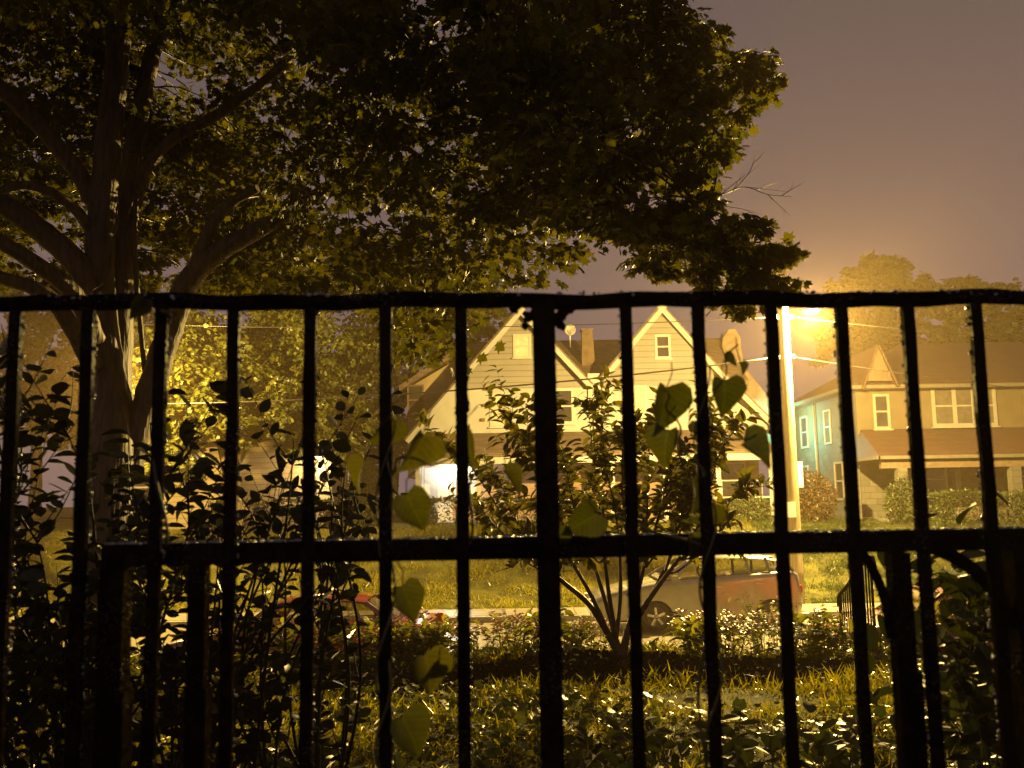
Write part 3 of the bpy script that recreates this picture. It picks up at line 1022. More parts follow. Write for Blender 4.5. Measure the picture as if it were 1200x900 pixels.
# ------------------------------------------------------------------ leafy stems: bushes and shrubs
def stem_plant(name, label, cat, base, stems, leaf, size, gap, mat, start=.3, r0=.008, jitter=.1, twigs=0, group=None, zmin=-9, bare=M['twig']):
    """stems: end points; leaves alternate along every stem and its side twigs"""
    t = empty(name, base, label=label, category=cat, group=group)
    mb = MB()
    pos, dirs, nn, sc = [], [], [], []

    def run(q, rad, start, gp):
        mb.tube(q, [rad * (1 - .8 * i / (len(q) - 1)) for i in range(len(q))], 6)
        L = 0
        tot = sum((q[i + 1] - q[i]).length for i in range(len(q) - 1))
        nxt = tot * start
        s = 1
        for i in range(len(q) - 1):
            e = q[i + 1] - q[i]
            l = e.length
            while nxt < L + l:
                p = q[i] + e * ((nxt - L) / l)
                td = e.normalized()
                side = V((random.uniform(-1, 1), random.uniform(-1, 1), random.uniform(-.4, .7)))
                side = (side - td * side.dot(td)).normalized()
                dv = td * random.uniform(.2, .8) + side + V((0, 0, -.15))
                if p.z < zmin + random.uniform(-.12, .12):
                    nxt += gp
                    continue
                pos.append(p); dirs.append(dv); nn.append(V((random.gauss(0, .5), random.gauss(0, .5) - .25, 1)))
                sc.append(size * random.uniform(.6, 1.2))
                nxt += gp * random.uniform(.5, 1.5)
            L += l

    for st in stems:
        q = catmull([V(p) for p in st], None, 6)
        run(q, r0, start, gap)
        for _ in range(twigs):
            i = random.randint(int(len(q) * max(.25, start * .8)), len(q) - 2)
            td = (q[i + 1] - q[i - 1]).normalized()
            L = min((q[-1] - q[0]).length * random.uniform(.14, .30), .26 if r0 < .01 else .7)
            sd = V((random.uniform(-1, 1), random.uniform(-1, 1), random.uniform(-.2, .8))).normalized()
            run(catmull([q[i], q[i] + (td * .5 + sd * .6) * L * .5, q[i] + (td * .8 + sd * .7) * L], None, 4), r0 * .45, .12, gap)
    world_child(mb.build('stem', bare), t)
    world_child(leaves('foliage', leaf, np.array([list(p) for p in pos]), np.array([list(p) for p in dirs]), np.array([list(p) for p in nn]), sc, mat, smooth=True), t)
    return t


# dark bush in front of the maple trunk, close to the fence: three plants side by side
def bush(label, cx, targets, depth, n, size, gap=.042, tw=5):
    base = V((P(cx, 1000, depth).x, depth, ground_z(0, depth)))
    stems = []
    for i in range(n):
        tx, ty = targets[i]
        dd_ = depth + random.uniform(-.45, .45)
        e = P(tx, ty, dd_)
        b0 = base + V((random.uniform(-.3, .3), random.uniform(-.25, .25), 0))
        m1 = b0.lerp(e, .45) + V((random.uniform(-.15, .15), random.uniform(-.1, .1), .12))
        stems.append([b0, m1, b0.lerp(e, .8) + V((random.uniform(-.06, .06), 0, .08)), e])
    return stem_plant('leafy_bush', label, 'bush', base, stems, OVAL, size, gap, M['bushleaf'], .28, .008, twigs=tw, bare=M['darkstem'], group='dark bushes behind the fence')


def pick(poly, n):
    return [tuple(p) for p in sample_poly(poly, n)]


bush('tall dark bush at the left edge, in front of the maple trunk', 40, pick([(-90, 375), (60, 372), (110, 400), (105, 560), (150, 640), (130, 800), (-90, 820)], 22), 3.1, 22, .074)
bush('dark bush with small oval leaves under the handrail corner', 190, pick([(160, 480), (210, 480), (250, 540), (290, 640), (270, 800), (100, 820), (100, 600)], 18), 3.2, 18, .074)
bush('dark bush whose top sprays stick up against the bright house at left', 285, [(382, 520), (405, 545), (420, 590), (350, 520), (335, 560), (395, 600), (310, 590), (300, 640), (280, 690), (270, 760), (250, 820), (360, 560), (285, 620), (265, 560), (345, 508), (412, 562), (425, 600), (388, 535), (372, 515), (405, 620), (415, 575), (365, 590)], 3.4, 22, .074, .062, 3)

# small tree-like shrub in the mulch bed
d = 8.55
b0 = P(727, 782, d); b0.z = ground_z(b0.x, d) - .02
tg = [(592, 462), (612, 505), (560, 520), (556, 575), (575, 610), (600, 640), (640, 470), (655, 520), (690, 452), (706, 470), (735, 480), (760, 470), (790, 510), (815, 525), (838, 500), (868, 470), (878, 545), (850, 590), (862, 615), (820, 640), (780, 560), (670, 600), (630, 570), (660, 650), (700, 560), (745, 560), (800, 590), (515, 488), (835, 470), (690, 640), (760, 620), (610, 600)]
limbs = [(643, 668, .1), (668, 655, -.2), (690, 642, .25), (708, 650, -.25), (726, 640, .15), (756, 660, -.1), (778, 668, .2), (798, 652, 0)]
f1, f2, f3 = P(712, 742, d), P(735, 738, d), P(722, 748, d)
st = []
for i, (x, y) in enumerate(tg):
    e = P(x, y + 26, d + random.uniform(-.7, .7))
    f, fx = min(((P(lx, ly, d + ld), lx) for lx, ly, ld in limbs), key=lambda q: abs(q[1] - (727 + (x - 727) * .5)) + random.uniform(0, 14))
    m1 = f.lerp(e, .35) + V((0, random.uniform(-.12, .12), -.02))
    m2 = f.lerp(e, .72) + V((random.uniform(-.05, .05), random.uniform(-.1, .1), .07))
    st.append([f + V((random.uniform(-.01, .01), random.uniform(-.01, .01), -.03)), m1, m2, e])
sh = stem_plant('garden_shrub', 'wet multi-stemmed shrub with small glossy leaves in the mulch strip', 'shrub', b0, st, ELLIP, .125, .028, M['shrubleaf'], .26, .012, twigs=12, zmin=P(720, 650, d).z)
mb = MB()
for pts, r in (([b0, P(724, 765, d), f1], [.055, .042, .032]), ([b0, P(731, 762, d), f2], [.05, .04, .03]), ([b0, P(726, 766, d), f3], [.04, .034, .024]),
               ([f1, P(690, 708, d), P(662, 684, d), P(643, 668, d + .1)], [.03, .026, .022, .015]), ([f1, P(694, 700, d - .1), P(668, 655, d - .2)], [.026, .02, .014]),
               ([f3, P(705, 690, d + .15), P(690, 642, d + .25)], [.026, .02, .014]), ([f3, P(714, 700, d - .12), P(708, 650, d - .25)], [.024, .02, .013]), ([f3, P(727, 695, d + .1), P(726, 640, d + .15)], [.024, .02, .013]),
               ([f2, P(745, 705, d), P(756, 660, d - .1)], [.026, .02, .014]), ([f2, P(756, 712, d + .1), P(778, 668, d + .2)], [.028, .022, .015]), ([f2, P(752, 715, d), P(772, 686, d), P(798, 652, d)], [.03, .026, .023, .015])):
    q, w = catmull(pts, r, 5)
    mb.tube(q, w, 9)
world_child(mb.build('trunk', M['bark']), sh)

# right-hand dark plant with broad leaves close to the fence
d = 2.9
base = V((P(1190, 1000, d).x, d, 0))
st = []
for x, y in [(1100, 690), (1120, 680), (1090, 710), (1130, 710), (1150, 745), (1100, 780), (1160, 700), (1120, 800), (1090, 830), (1180, 800), (1140, 860), (1210, 720), (1110, 750), (1230, 760), (1085, 770), (1150, 690), (1130, 830), (1160, 780), (1100, 860), (1180, 740), (1140, 770), (1095, 850), (1200, 830), (1170, 860)]:
    e = P(x, y, d + random.uniform(-.3, .3))
    b1 = base + V((random.uniform(-.2, .2), random.uniform(-.2, .2), 0))
    st.append([b1, b1.lerp(e, .5) + V((.08, 0, .12)), e + V((.04, 0, .03)), e])
stem_plant('broadleaf_bush', 'dark broad-leaved bush at the right end, under the curved brackets', 'bush', base, st, OVAL, .088, .06, M['darkleaf'], .42, .004, twigs=3)

# low dark plants at the bottom of the view
low = [(650, 900, 4.6, 'dark low plant in the grass right of the thick post'), (715, 868, 5.0, 'dark low plant between the thick post and the next bar'), (790, 880, 4.5, 'dark leafy plant in the grass at bottom centre'), (850, 860, 4.8, 'dark leafy plant behind the sixth bar from the right'), (905, 890, 4.4, 'dark bushy plant in the grass at bottom, right of centre'), (985, 870, 4.9, 'dark low plant under the railing of the steps'), (360, 890, 4.6, 'dark low plant at bottom left, beside the big bush'), (760, 930, 3.9, 'nearest dark plant at the bottom edge')]
for px, py, d, lab in low:
    c = V((P(px, 900, d).x, d, 0))
    h = P(px, py - 30, d).z
    st = []
    for i in range(9):
        a = random.uniform(0, 6.28); r = random.uniform(.08, .30)
        e = c + V((math.cos(a) * r, math.sin(a) * r, h * random.uniform(.55, 1.05)))
        b1 = c + V((math.cos(a) * .04, math.sin(a) * .04, 0))
        st.append([b1, b1.lerp(e, .5) + V((0, 0, .06)), e])
    stem_plant('low_plant', lab, 'plant', c, st, OVAL, .10, .06, M['darkleaf'], .3, .005, twigs=1, group='dark low plants in the lawn')

# ------------------------------------------------------------------ flower bed plants: built once, then copied
def herb(name, label, group, tall, leafmat_, size, n, flower=None, leaf=LANCE):
    c = V((0, 0, 0))
    st = []
    tips = []
    for i in range(n):
        a = random.uniform(0, 6.28); r = random.uniform(.05, .26)
        e = V((math.cos(a) * r, math.sin(a) * r, tall * random.uniform(.5, 1.05)))
        st.append([c + V((math.cos(a) * .03, math.sin(a) * .03, 0)), e * .55 + V((0, 0, .05)), e])
        tips.append(e)
    t = stem_plant(name, label, 'plant', c, st, leaf, size, .05, leafmat_, .15, .004, twigs=1, group=group, bare=M['stem'])
    if flower:
        mb = MB()
        for e in tips:
            for k in range(5):
                o = V((random.gauss(0, .025), random.gauss(0, .025), random.gauss(.02, .02)))
                for q in range(5):
                    a = q * 1.257 + random.uniform(-.2, .2)
                    u = V((math.cos(a), math.sin(a), .4)) * .032
                    w = V((-math.sin(a), math.cos(a), 0)) * .012
                    p = e + o
                    mb.add([p, p + u * .6 + w, p + u, p + u * .6 - w], [(0, 1, 2, 3)])
        mb.build('blossom', flower, t)
    return t


def bed_spot(px, py, d):
    p = P(px, py, d)
    return V((p.x, d, ground_z(p.x, d) - .02))


protos = [
    herb('flowering_plant', 'pale-flowered plant in the bed along the crest of the yard', 'pale-flowered bed plants', .38, M['bedleaf'], .075, 9, M['petalp']),
    herb('white_flower_plant', 'white-flowered plant in the bed along the crest of the yard', 'white-flowered bed plants', .42, M['bedleaf'], .065, 8, M['petalw']),
    herb('green_bedding_plant', 'plain green leafy plant in the bed along the crest', 'green leafy bed plants', .46, M['bedleaf'], .12, 9, None, OVAL),
    herb('red_flower_plant', 'red-flowered plant in the bed below the red car at left', 'red-flowered bed plants', .30, M['bedleaf'], .07, 9, M['petalr']),
    herb('feathery_weed', 'thin feathery weed growing at the crest on the right', 'feathery weeds at the crest', .62, M['bedleaf'], .05, 14, None),
]
spots = {0: [(610, 772, 8.8), (850, 775, 8.75), (480, 770, 8.9), (575, 770, 9.0), (600, 770, 9.3), (540, 770, 9.1), (555, 775, 8.9), (690, 775, 9.2), (705, 770, 9.5), (840, 770, 9.0), (862, 780, 8.9), (820, 775, 9.4), (590, 785, 9.6)],
         1: [(618, 765, 9.0), (665, 770, 9.2), (885, 770, 9.0), (910, 775, 9.3), (930, 770, 8.9), (630, 775, 9.5)],
         2: [(645, 775, 9.0), (675, 770, 9.4), (505, 770, 9.2), (485, 765, 9.4), (812, 768, 8.9), (826, 770, 9.0), (950, 770, 9.1), (525, 775, 9.7), (465, 770, 9.1), (440, 765, 9.5), (970, 775, 9.4), (350, 770, 9.4), (372, 770, 9.2), (395, 770, 9.3), (418, 772, 9.2), (330, 770, 9.1), (405, 772, 9.6), (445, 772, 9.2), (462, 768, 9.0), (478, 768, 9.3), (492, 768, 9.1), (510, 768, 9.2)],
         3: [(340, 775, 9.0), (412, 775, 8.7), (385, 775, 8.8), (432, 775, 8.8), (405, 772, 9.0), (365, 775, 9.1)],
         4: [(915, 760, 9.4), (940, 760, 9.6), (960, 765, 9.5), (975, 770, 9.2), (1000, 765, 9.3), (1030, 770, 9.0), (1060, 770, 9.1), (1085, 768, 8.9), (985, 762, 9.8), (895, 765, 9.7), (1110, 790, 8.4), (1140, 780, 9.0)]}
for k, sp in spots.items():
    for i, s in enumerate(sp):
        o = protos[k] if i == 0 else copy_tree(protos[k])
        # foliage meshes are written round the origin
        for ch in o.children: ch.matrix_parent_inverse = Matrix.Identity(4)
        o.location = bed_spot(*s)
        o.rotation_euler = (0, 0, random.uniform(0, 6.28))
        f = random.uniform(.8, 1.2)
        o.scale = (f, f, f)

# red-leaved small bush left of the steps, potted plant, flagstones
pt = bed_spot(1115, 772, 8.3); pt.z += .02
pot = empty('flower_pot', pt, label='large red-brown flower pot standing in the yard at right', category='flower pot')
MB().lathe([(.0, 0), (.13, 0), (.15, .02), (.195, .34), (.22, .34), (.225, .40), (.195, .40), (.18, .34), (.0, .33)], 24).build('body', M['terracotta'], pot)
MB().lathe([(.0, .352), (.178, .352)], 20).build('earth', M['soil'], pot)
hp_ = herb('potted_plant', 'leafy green plant growing in the red-brown pot', None, .34, M['bedleaf'], .08, 10)
for ch in hp_.children: ch.matrix_parent_inverse = Matrix.Identity(4)
hp_.location = pt + V((0, 0, .35))
for k, (x, y, d, w, lab) in enumerate(((1150, 790, 7.9, .42, 'largest pale flagstone in the grass below the pot'), (1120, 772, 8.7, .3, 'pale flagstone just behind the pot'), (1085, 812, 7.2, .28, 'small pale flagstone left of the largest one'))):
    c = bed_spot(x, y, d); c.z += .03
    poly = []
    for i in range(9):
        a = i / 9 * 6.28
        r = w * random.uniform(.75, 1.05)
        poly.append(V((c.x + math.cos(a) * r, c.y + math.sin(a) * r * .7, c.z)))
    mb = MB().prism(poly, (0, 0, .05))
    o = mb.build('flagstone', M['rock'], label=lab, category='flagstone', group='pale flagstones in the lawn')

# ------------------------------------------------------------------ railing of the yard steps
rb = V((3.6, 9.6, 0))
sr = empty('step_railing', rb, label='small black iron railing running down the yard steps at right', category='railing')
mb = MB()
A, B = V((3.56, 9.55, .86)), V((3.92, 11.6, .28))
mb.tube(catmull([A + V((0, -.12, -.16)), A + V((0, -.08, -.02)), A, A.lerp(B, .33) + V((0, 0, .04)), A.lerp(B, .7), B, B + V((.02, .1, -.14))], None, 5), .02, 8)
world_child(mb.build('rail', M['iron']), sr)
for i in range(15):
    p = A.lerp(B, i / 14)
    gz = ground_z(p.x, p.y)
    r = .016 if i not in (0, 14) else .024
    world_child(MB().tube([V((p.x, p.y, gz - .05)), V((p.x, p.y, p.z))], r * .62, 6).build('baluster', M['iron']), sr)
world_child(MB().tube([V((A.x, A.y, A.z - .72)), V((B.x, B.y, B.z - .78))], .011, 6).build('lower_rail', M['iron']), sr)

# ------------------------------------------------------------------ cars
def make_car(name, label, loc, rz, prof, belt, roof, wheels, paint, group=None, rails=False, L=4.5, hw=.87):
    """prof: lower body outline from the front sill over the hood to the rear sill; x runs front to rear"""
    t = empty(name, loc, rz, label=label, category='car', group=group)
    out = [V((x, -hw, z)) for x, z in prof]
    wr = .385
    bot = []
    for cx in sorted(wheels, reverse=True):
        for k in range(13):
            a = math.pi * k / 12
            bot.append(V((cx + wr * math.cos(a), -hw, .30 + wr * math.sin(a))))
    poly = out + [V((prof[-1][0], -hw, .22))] + [V((p.x, p.y, p.z)) for p in bot] + [V((prof[0][0] + .1, -hw, .22))]
    bm = bmesh.new()
    fv = [bm.verts.new(p) for p in poly]
    bv = [bm.verts.new(p + V((0, 2 * hw, 0))) for p in poly]
    nn_ = len(poly)
    bm.faces.new(fv); bm.faces.new(list(reversed(bv)))
    for i in range(nn_):
        bm.faces.new((fv[i], bv[i], bv[(i + 1) % nn_], fv[(i + 1) % nn_]))
    bmesh.ops.recalc_face_normals(bm, faces=bm.faces)
    bm.edges.ensure_lookup_table()
    ed = [e for e in bm.edges if abs(e.verts[0].co.y - e.verts[1].co.y) < 1e-6 and all(v in set(fv[:len(prof)]) | set(bv[:len(prof)]) for v in e.verts)]
    bmesh.ops.bevel(bm, geom=ed, offset=.12, segments=5, profile=.6, affect='EDGES')
    for f in bm.faces: f.smooth = len(f.verts) == 4
    me = bpy.data.meshes.new('body'); bm.to_mesh(me); bm.free()
    body = link('body', me, paint, t)
    mb = MB().box((prof[0][0] + .3, -hw + .2, .2), (L - .3, hw - .2, .74))
    mb.build('underbody', M['black'], t)
    # cabin: glass block narrowing upward
    hb, hr = hw - .055, hw - .24
    n2 = len(belt)
    vs, fs = [], []
    for (bx, bz), (rx, rz_) in zip(belt, roof):
        vs += [(bx, -hb, bz), (rx, -hr, rz_), (rx, hr, rz_), (bx, hb, bz)]
    for i in range(n2 - 1):
        a = 4 * i
        fs += [(a, a + 1, a + 5, a + 4), (a + 1, a + 2, a + 6, a + 5), (a + 2, a + 3, a + 7, a + 6)]
    fs += [(0, 3, 2, 1), (4 * n2 - 4, 4 * n2 - 3, 4 * n2 - 2, 4 * n2 - 1)]
    MB().add(vs, fs).build('cabin_glass', M['carglass'], t)
    # roof skin
    mb = MB()
    vs, fs = [], []
    for i, (rx, rz_) in enumerate(roof):
        for yy, dz in ((-hr - .02, -.03), (-hr + .05, .022), (0, .042), (hr - .05, .022), (hr + .02, -.03)):
            vs.append((rx, yy, rz_ + dz))
    for i in range(len(roof) - 1):
        for k in range(4):
            a = i * 5 + k
            fs.append((a, a + 1, a + 6, a + 5))
    mb.add(vs, fs, True).build('roof', paint, t)
    for i, (bp2, rp2) in enumerate(zip(belt, roof)):
        if i == 1 and n2 > 4: pass
        for s in (-1, 1):
            mb = MB().bar((bp2[0], s * (hb + .006), bp2[1] - .02), (rp2[0], s * (hr + .006), rp2[1]), .075 if i in (0, n2 - 1) else .055, .03, (0, s, 0))
            mb.build('window_pillar', paint, t)
    if rails:
        for s in (-1, 1):
            q = [V((roof[0][0] + .1, s * (hr - .06), roof[0][1] + .02)), V((roof[0][0] + .25, s * (hr - .06), roof[1][1] + .09)), V((roof[-1][0] - .25, s * (hr - .06), roof[-1][1] + .10)), V((roof[-1][0] - .08, s * (hr - .06), roof[-1][1] + .02))]
            MB().tube(q, .018, 6).build('roof_rail', M['alloy'], t)
    xf, xr = min(wheels) + .52, max(wheels) - .1
    xm = (xf + xr) / 2 + .05
    for s in (-1, 1):
        for a, c in ((xf, xm - .01), (xm + .01, xr)):
            zb = lambda x: np.interp(x, [p[0] for p in belt], [p[1] for p in belt]) - .12
            c2_ = c if c < xr else c - .12
            pl = [V((a, s * (hw + .001), .34)), V((c2_ if c == xr else c, s * (hw + .001), .34 if c != xr else .62)), V((c, s * (hw + .001), zb(c))), V((a, s * (hw + .001), zb(a)))]
            dr = MB().prism(pl, (0, s * .006, 0)).build('door', paint, t)
            MB().box((c - .24, s * (hw + .008), zb(c) - .12), (c - .06, s * (hw + .03), zb(c) - .09)).build('handle', M['alloy'], dr)
        m2 = MB().box((belt[0][0] + .30, s * (hw - .02), belt[0][1] + .02), (belt[0][0] + .44, s * (hw + .16), belt[0][1] + .14))
        m2.build('mirror', paint, t)
        z1 = prof[2][1] + .04
        MB().box((prof[2][0] - .012, s * (hw - .34), z1 - .02), (prof[2][0] + .10, s * (hw - .08), z1 + .10)).build('headlight', M['clear'], t)
        MB().box((L - .09, s * (hw - .30), .80), (L + .012, s * (hw - .08), .96)).build('tail_light', M['amber'], t)
        for cx in wheels:
            w = MB().lathe([(.20, -.09), (.29, -.105), (.325, -.07), (.33, 0), (.325, .07), (.29, .105), (.20, .09)], 28, (0, 0, 0), 'Y').build('wheel', M['black'], t)
            w.location = (cx, s * (hw - .115), .33)
            rim = MB().lathe([(.215, s * .10), (.20, s * .085), (.205, s * .02), (.0, s * .02)], 28, (0, 0, 0), 'Y')
            for k in range(5):
                a = k * 1.2566 + .4
                rim.bar((.03 * math.cos(a), s * .075, .03 * math.sin(a)), (.205 * math.cos(a), s * .085, .205 * math.sin(a)), .055, .03, (0, 1, 0))
            rim.lathe([(.001, s * .105), (.05, s * .10), (.055, s * .07)], 14, (0, 0, 0), 'Y')
            rim.build('rim', M['alloy'], w)
    return t


wag = [(.12, .26), (.02, .36), (.0, .58), (.08, .72), (.40, .86), (1.05, 1.0), (1.6, 1.10), (2.5, 1.17), (3.6, 1.24), (4.45, 1.29), (4.62, 1.22), (4.68, .85), (4.70, .55), (4.64, .32), (4.52, .24)]
x0 = P(688, 700, 22).x
beige = make_car('parked_car', 'beige metallic estate car with roof rails parked at the far kerb', (x0, 21.98, -1.45), 0, wag,
                 [(1.5, 1.08), (1.85, 1.12), (2.7, 1.18), (3.55, 1.23), (4.0, 1.26), (4.52, 1.28)], [(2.2, 1.50), (2.32, 1.535), (2.75, 1.60), (3.5, 1.60), (3.95, 1.57), (4.34, 1.48)], (1.45, 4.0), M['beige'], rails=True, L=4.7)
sed = [(.12, .26), (.02, .36), (.0, .52), (.08, .64), (.4, .74), (.9, .82), (1.35, .88), (2.4, .90), (3.6, .93), (4.2, .95), (4.5, .93), (4.58, .75), (4.6, .5), (4.54, .32), (4.42, .24)]
for (xp, lab, dz) in ((383, 'red saloon car parked at the near kerb on the left, mostly hidden by plants', 0), (1125, 'red saloon car parked at the near kerb on the right, behind the step railing', 0)):
    c = P(xp, 700, 16.8)
    make_car('parked_car', lab, (c.x - 2.6, 16.55, -1.45), 0, sed, [(1.30, .86), (1.7, .88), (2.5, .90), (3.4, .92), (3.95, .94)], [(1.9, 1.27), (2.05, 1.30), (2.55, 1.335), (3.2, 1.315), (3.42, 1.28)], (.92, 3.58), M['red'], L=4.6, group='red cars at the near kerb')

# ------------------------------------------------------------------ houses
def window(par, x, z, w, h, y, cols=1, rows=2, fr=.09, glass='glass', cross=True, sill=True, mat='trimw'):
    """front window centred at x with its sill at z, standing just proud of the wall plane y"""
    mb = MB()
    x0, x1, z0, z1 = x - w / 2, x + w / 2, z, z + h
    mb.box((x0 - fr, y - .05, z1), (x1 + fr, y + .05, z1 + fr))
    mb.box((x0 - fr, y - .05, z0 - fr), (x1 + fr, y + .05, z0))
    mb.box((x0 - fr, y - .048, z0), (x0, y + .05, z1))
    mb.box((x1, y - .048, z0), (x1 + fr, y + .05, z1))
    for i in range(1, cols):
        xm = x0 + (x1 - x0) * i / cols
        mb.box((xm - fr * .6, y - .046, z0), (xm + fr * .6, y + .05, z1))
    for j in range(1, rows):
        zm = z0 + (z1 - z0) * j / rows
        mb.box((x0, y - .036, zm - .03), (x1, y + .04, zm + .03))
    f = mb.build('window', M[mat])
    world_child(f, par)
    p = MB().box((x0, y - .012, z0), (x1, y + .03, z1)).build('pane', M[glass])
    p.parent = f
    p.matrix_parent_inverse = Matrix.Identity(4)
    if sill:
        q = MB().box((x0 - fr - .05, y - .12, z0 - fr - .05), (x1 + fr + .05, y + .02, z0 - fr - .002)).build('sill', M[mat])
        q.parent = f
    return f


def part(mb, name, mat, par, **kw):
    return world_child(mb.build(name, M[mat], **kw), par)


def slab(mb, a, b_, yf, yb, th):
    """roof slab over the slope a->b (x,z) from yf to yb"""
    a, b_ = V((a[0], yf, a[1])), V((b_[0], yf, b_[1]))
    nrm_ = V((-(b_ - a).z, 0, (b_ - a).x)).normalized()
    if nrm_.z < 0: nrm_ = -nrm_
    mb.prism([a, b_, b_ + nrm_ * th, a + nrm_ * th], (0, yb - yf, 0))


def xz(px, py, d):
    p = P(px, py, d)
    return (p.x, p.z)


# -- cream twin house with two steep gables
D = 38.0
GZ = .55
tw_ = empty('twin_house', (xz(690, 600, D)[0], D, GZ), label='cream clapboard twin house with two steep gables in the middle', category='house')
aL, lL, rL = xz(610, 366, D), xz(481, 514, D), xz(690, 452, D)
aR, lR, rR = xz(774, 363, D), xz(706, 444, D), xz(836, 432, D)
eR = xz(902, 498, D)
ZS = xz(600, 455, D)[1]                   # clapboard above, smooth below
zP = xz(600, 508, D)[1]
xl, xr_ = xz(497, 560, D)[0], xz(890, 560, D)[0]
# ground and first floor body
mb = MB()
bodypoly = [(xl, GZ), (xr_, GZ), (xr_, xz(890, 492, D)[1]), (rR[0], rR[1] - .3), (rL[0] + .25, rL[1] - .4), (xl, lL[1] + .1)]
mb.prism([V((x, D + .02, z)) for x, z in [(xl, GZ), (xr_, GZ), (xr_, zP), (xl, zP)]], (0, 9, 0))
part(mb, 'ground_floor_wall', 'brick', tw_)


def zon(a, b_, z):
    t = (z - a[1]) / (b_[1] - a[1])
    return a[0] + (b_[0] - a[0]) * t


def gable(a, l, r, y, base, split, backy):
    """upper clapboard triangle and the smooth wall under it, cut at height split"""
    up = [(zon(a, l, split), split), (zon(a, r, split) if r[1] < split else r[0], split)]
    pts = [V((up[0][0], y, split)), V((up[1][0], y, split))]
    if r[1] >= split: pts.append(V((r[0], y, r[1])))
    pts.append(V((a[0], y, a[1])))
    m1 = MB().prism(pts, (0, backy - y, 0))
    lo = [V((zon(a, l, base) if l[1] < base else l[0], y + .03, base)), V((r[0], y + .03, base)), V((up[1][0], y + .03, split)), V((up[0][0], y + .03, split))]
    m2 = MB().prism(lo, (0, backy - y, 0))
    return m1, m2


spL = xz(610, 455, D)[1]
m1, m2 = gable(aL, lL, rL, D - .02, zP + .002, spL, D + 7)
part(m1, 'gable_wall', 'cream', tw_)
part(m2, 'upper_wall', 'creamflat', tw_)
spR = xz(774, 452, D)[1]
wallR = [V((lR[0], D - .02, spR)), V((rR[0], D - .02, spR)), V((rR[0], D - .02, rR[1])), V((aR[0], D - .02, aR[1])), V((lR[0], D - .02, lR[1]))]
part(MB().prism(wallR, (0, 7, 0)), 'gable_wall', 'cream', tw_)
lowR = [V((rL[0] + .02, D + .01, zP + .002)), V((eR[0] - .1, D + .01, zP + .002)), V((eR[0] - .1, D + .01, eR[1])), V((rR[0] + .02, D + .01, spR - .002)), V((rL[0] + .02, D + .01, spR - .002))]
part(MB().prism(lowR, (0, 7, 0)), 'upper_wall', 'creamflat', tw_)
# gable roofs
rf = MB()
slab(rf, aL, (lL[0] - .12, lL[1] - .14), D - .38, D + 7.2, .14)
slab(rf, aL, (rL[0] + .05, rL[1] - .05), D - .38, D + 5, .14)
slab(rf, aR, (lR[0] - .05, lR[1] - .06), D - .38, D + 5, .14)
slab(rf, aR, rR, D - .38, D + 7.2, .14)
slab(rf, rR, (eR[0] + .12, eR[1] - .1), D - .38, D + 7.2, .14)
part(rf, 'gable_roof', 'shingle', tw_)
# pale bargeboards
bb = MB()
for a, c, yo, ex in ((aL, (lL[0] - .12, lL[1] - .14), 0, .16), (aL, (rL[0] + .05, rL[1] - .05), .004, .16), (aR, (lR[0] - .05, lR[1] - .06), 0, .16), (aR, rR, .004, .16), (rR, (eR[0] + .12, eR[1] - .1), 0, 0)):
    a_, c_ = V((a[0], D - .44 + yo, a[1])), V((c[0], D - .44 + yo, c[1]))
    a_ = a_ - (c_ - a_).normalized() * ex
    n_ = V((-(c_ - a_).z, 0, (c_ - a_).x)).normalized()
    if n_.z < 0: n_ = -n_
    bb.prism([a_ + n_ * .06, c_ + n_ * .06, c_ - n_ * .13, a_ - n_ * .13], (0, .055, 0))
part(bb, 'bargeboard', 'creamflat', tw_)
# main roof between and behind the gables
zr = xz(690, 398, D + 4.5)[1]
ze = xz(694, 447, D)[1]
xa, xb = xz(535, 440, D)[0], xz(880, 440, D)[0]
mr = MB()
mr.prism([V((xa, D + .4, ze)), V((xa, D + 4.6, zr)), V((xa, D + 8.8, ze)), V((xa, D + 8.8, ze - .2)), V((xa, D + .4, ze - .2))], (xb - xa, 0, 0))
part(mr, 'main_roof', 'shingle', tw_)
# downpipe with box head between the gables
xg = xz(697, 460, D)[0]
mb = MB().box((xg - .28, D - .12, xz(697, 470, D)[1]), (xg + .2, D - .002, xz(697, 438, D)[1]))
mb.box((xg - .07, D - .14, zP), (xg + .07, D - .03, xz(697, 470, D)[1]))
part(mb, 'downpipe', 'trimw', tw_)
# flue between the gables and the shouldered chimney at right
px_ = xz(688, 420, D + 2.2)[0]
mb = MB()
q0, q1 = xz(698, 440, D + 2.2)[1] - 1.2, xz(688, 388, D + 2.2)[1]
mb.prism([V((px_ - .30, D + 2.0, q0)), V((px_ + .42, D + 2.0, q0)), V((px_ + .24, D + 2.0, q1)), V((px_ - .20, D + 2.0, q1))], (0, .5, 0))
mb.box((px_ - .26, D + 1.95, q1 + .002), (px_ + .30, D + 2.55, q1 + .07))
part(mb, 'flue', 'darkstone', tw_)
mb = MB()
cd = D + 3
sec = [((841, 440), (880, 440)), ((846, 430), (872, 430)), ((848, 415), (870, 415)), ((846, 405), (868, 405)), ((847, 396), (868, 396)), ((851, 391), (865, 391)), ((854, 386), (862, 386))]
pl = [V((xz(a[0], a[1], cd)[0], cd, xz(a[0], a[1], cd)[1])) for a, c in sec] + [V((xz(c[0], c[1], cd)[0], cd, xz(c[0], c[1], cd)[1])) for a, c in reversed(sec)]
pl = [V((pl[0].x, cd, GZ + 3))] + pl + [V((xz(905, 470, cd)[0], cd, xz(905, 470, cd)[1])), V((xz(905, 470, cd)[0], cd, GZ + 3))]
part(MB().prism(pl, (0, .9, 0)), 'chimney', 'chimneystone', tw_)
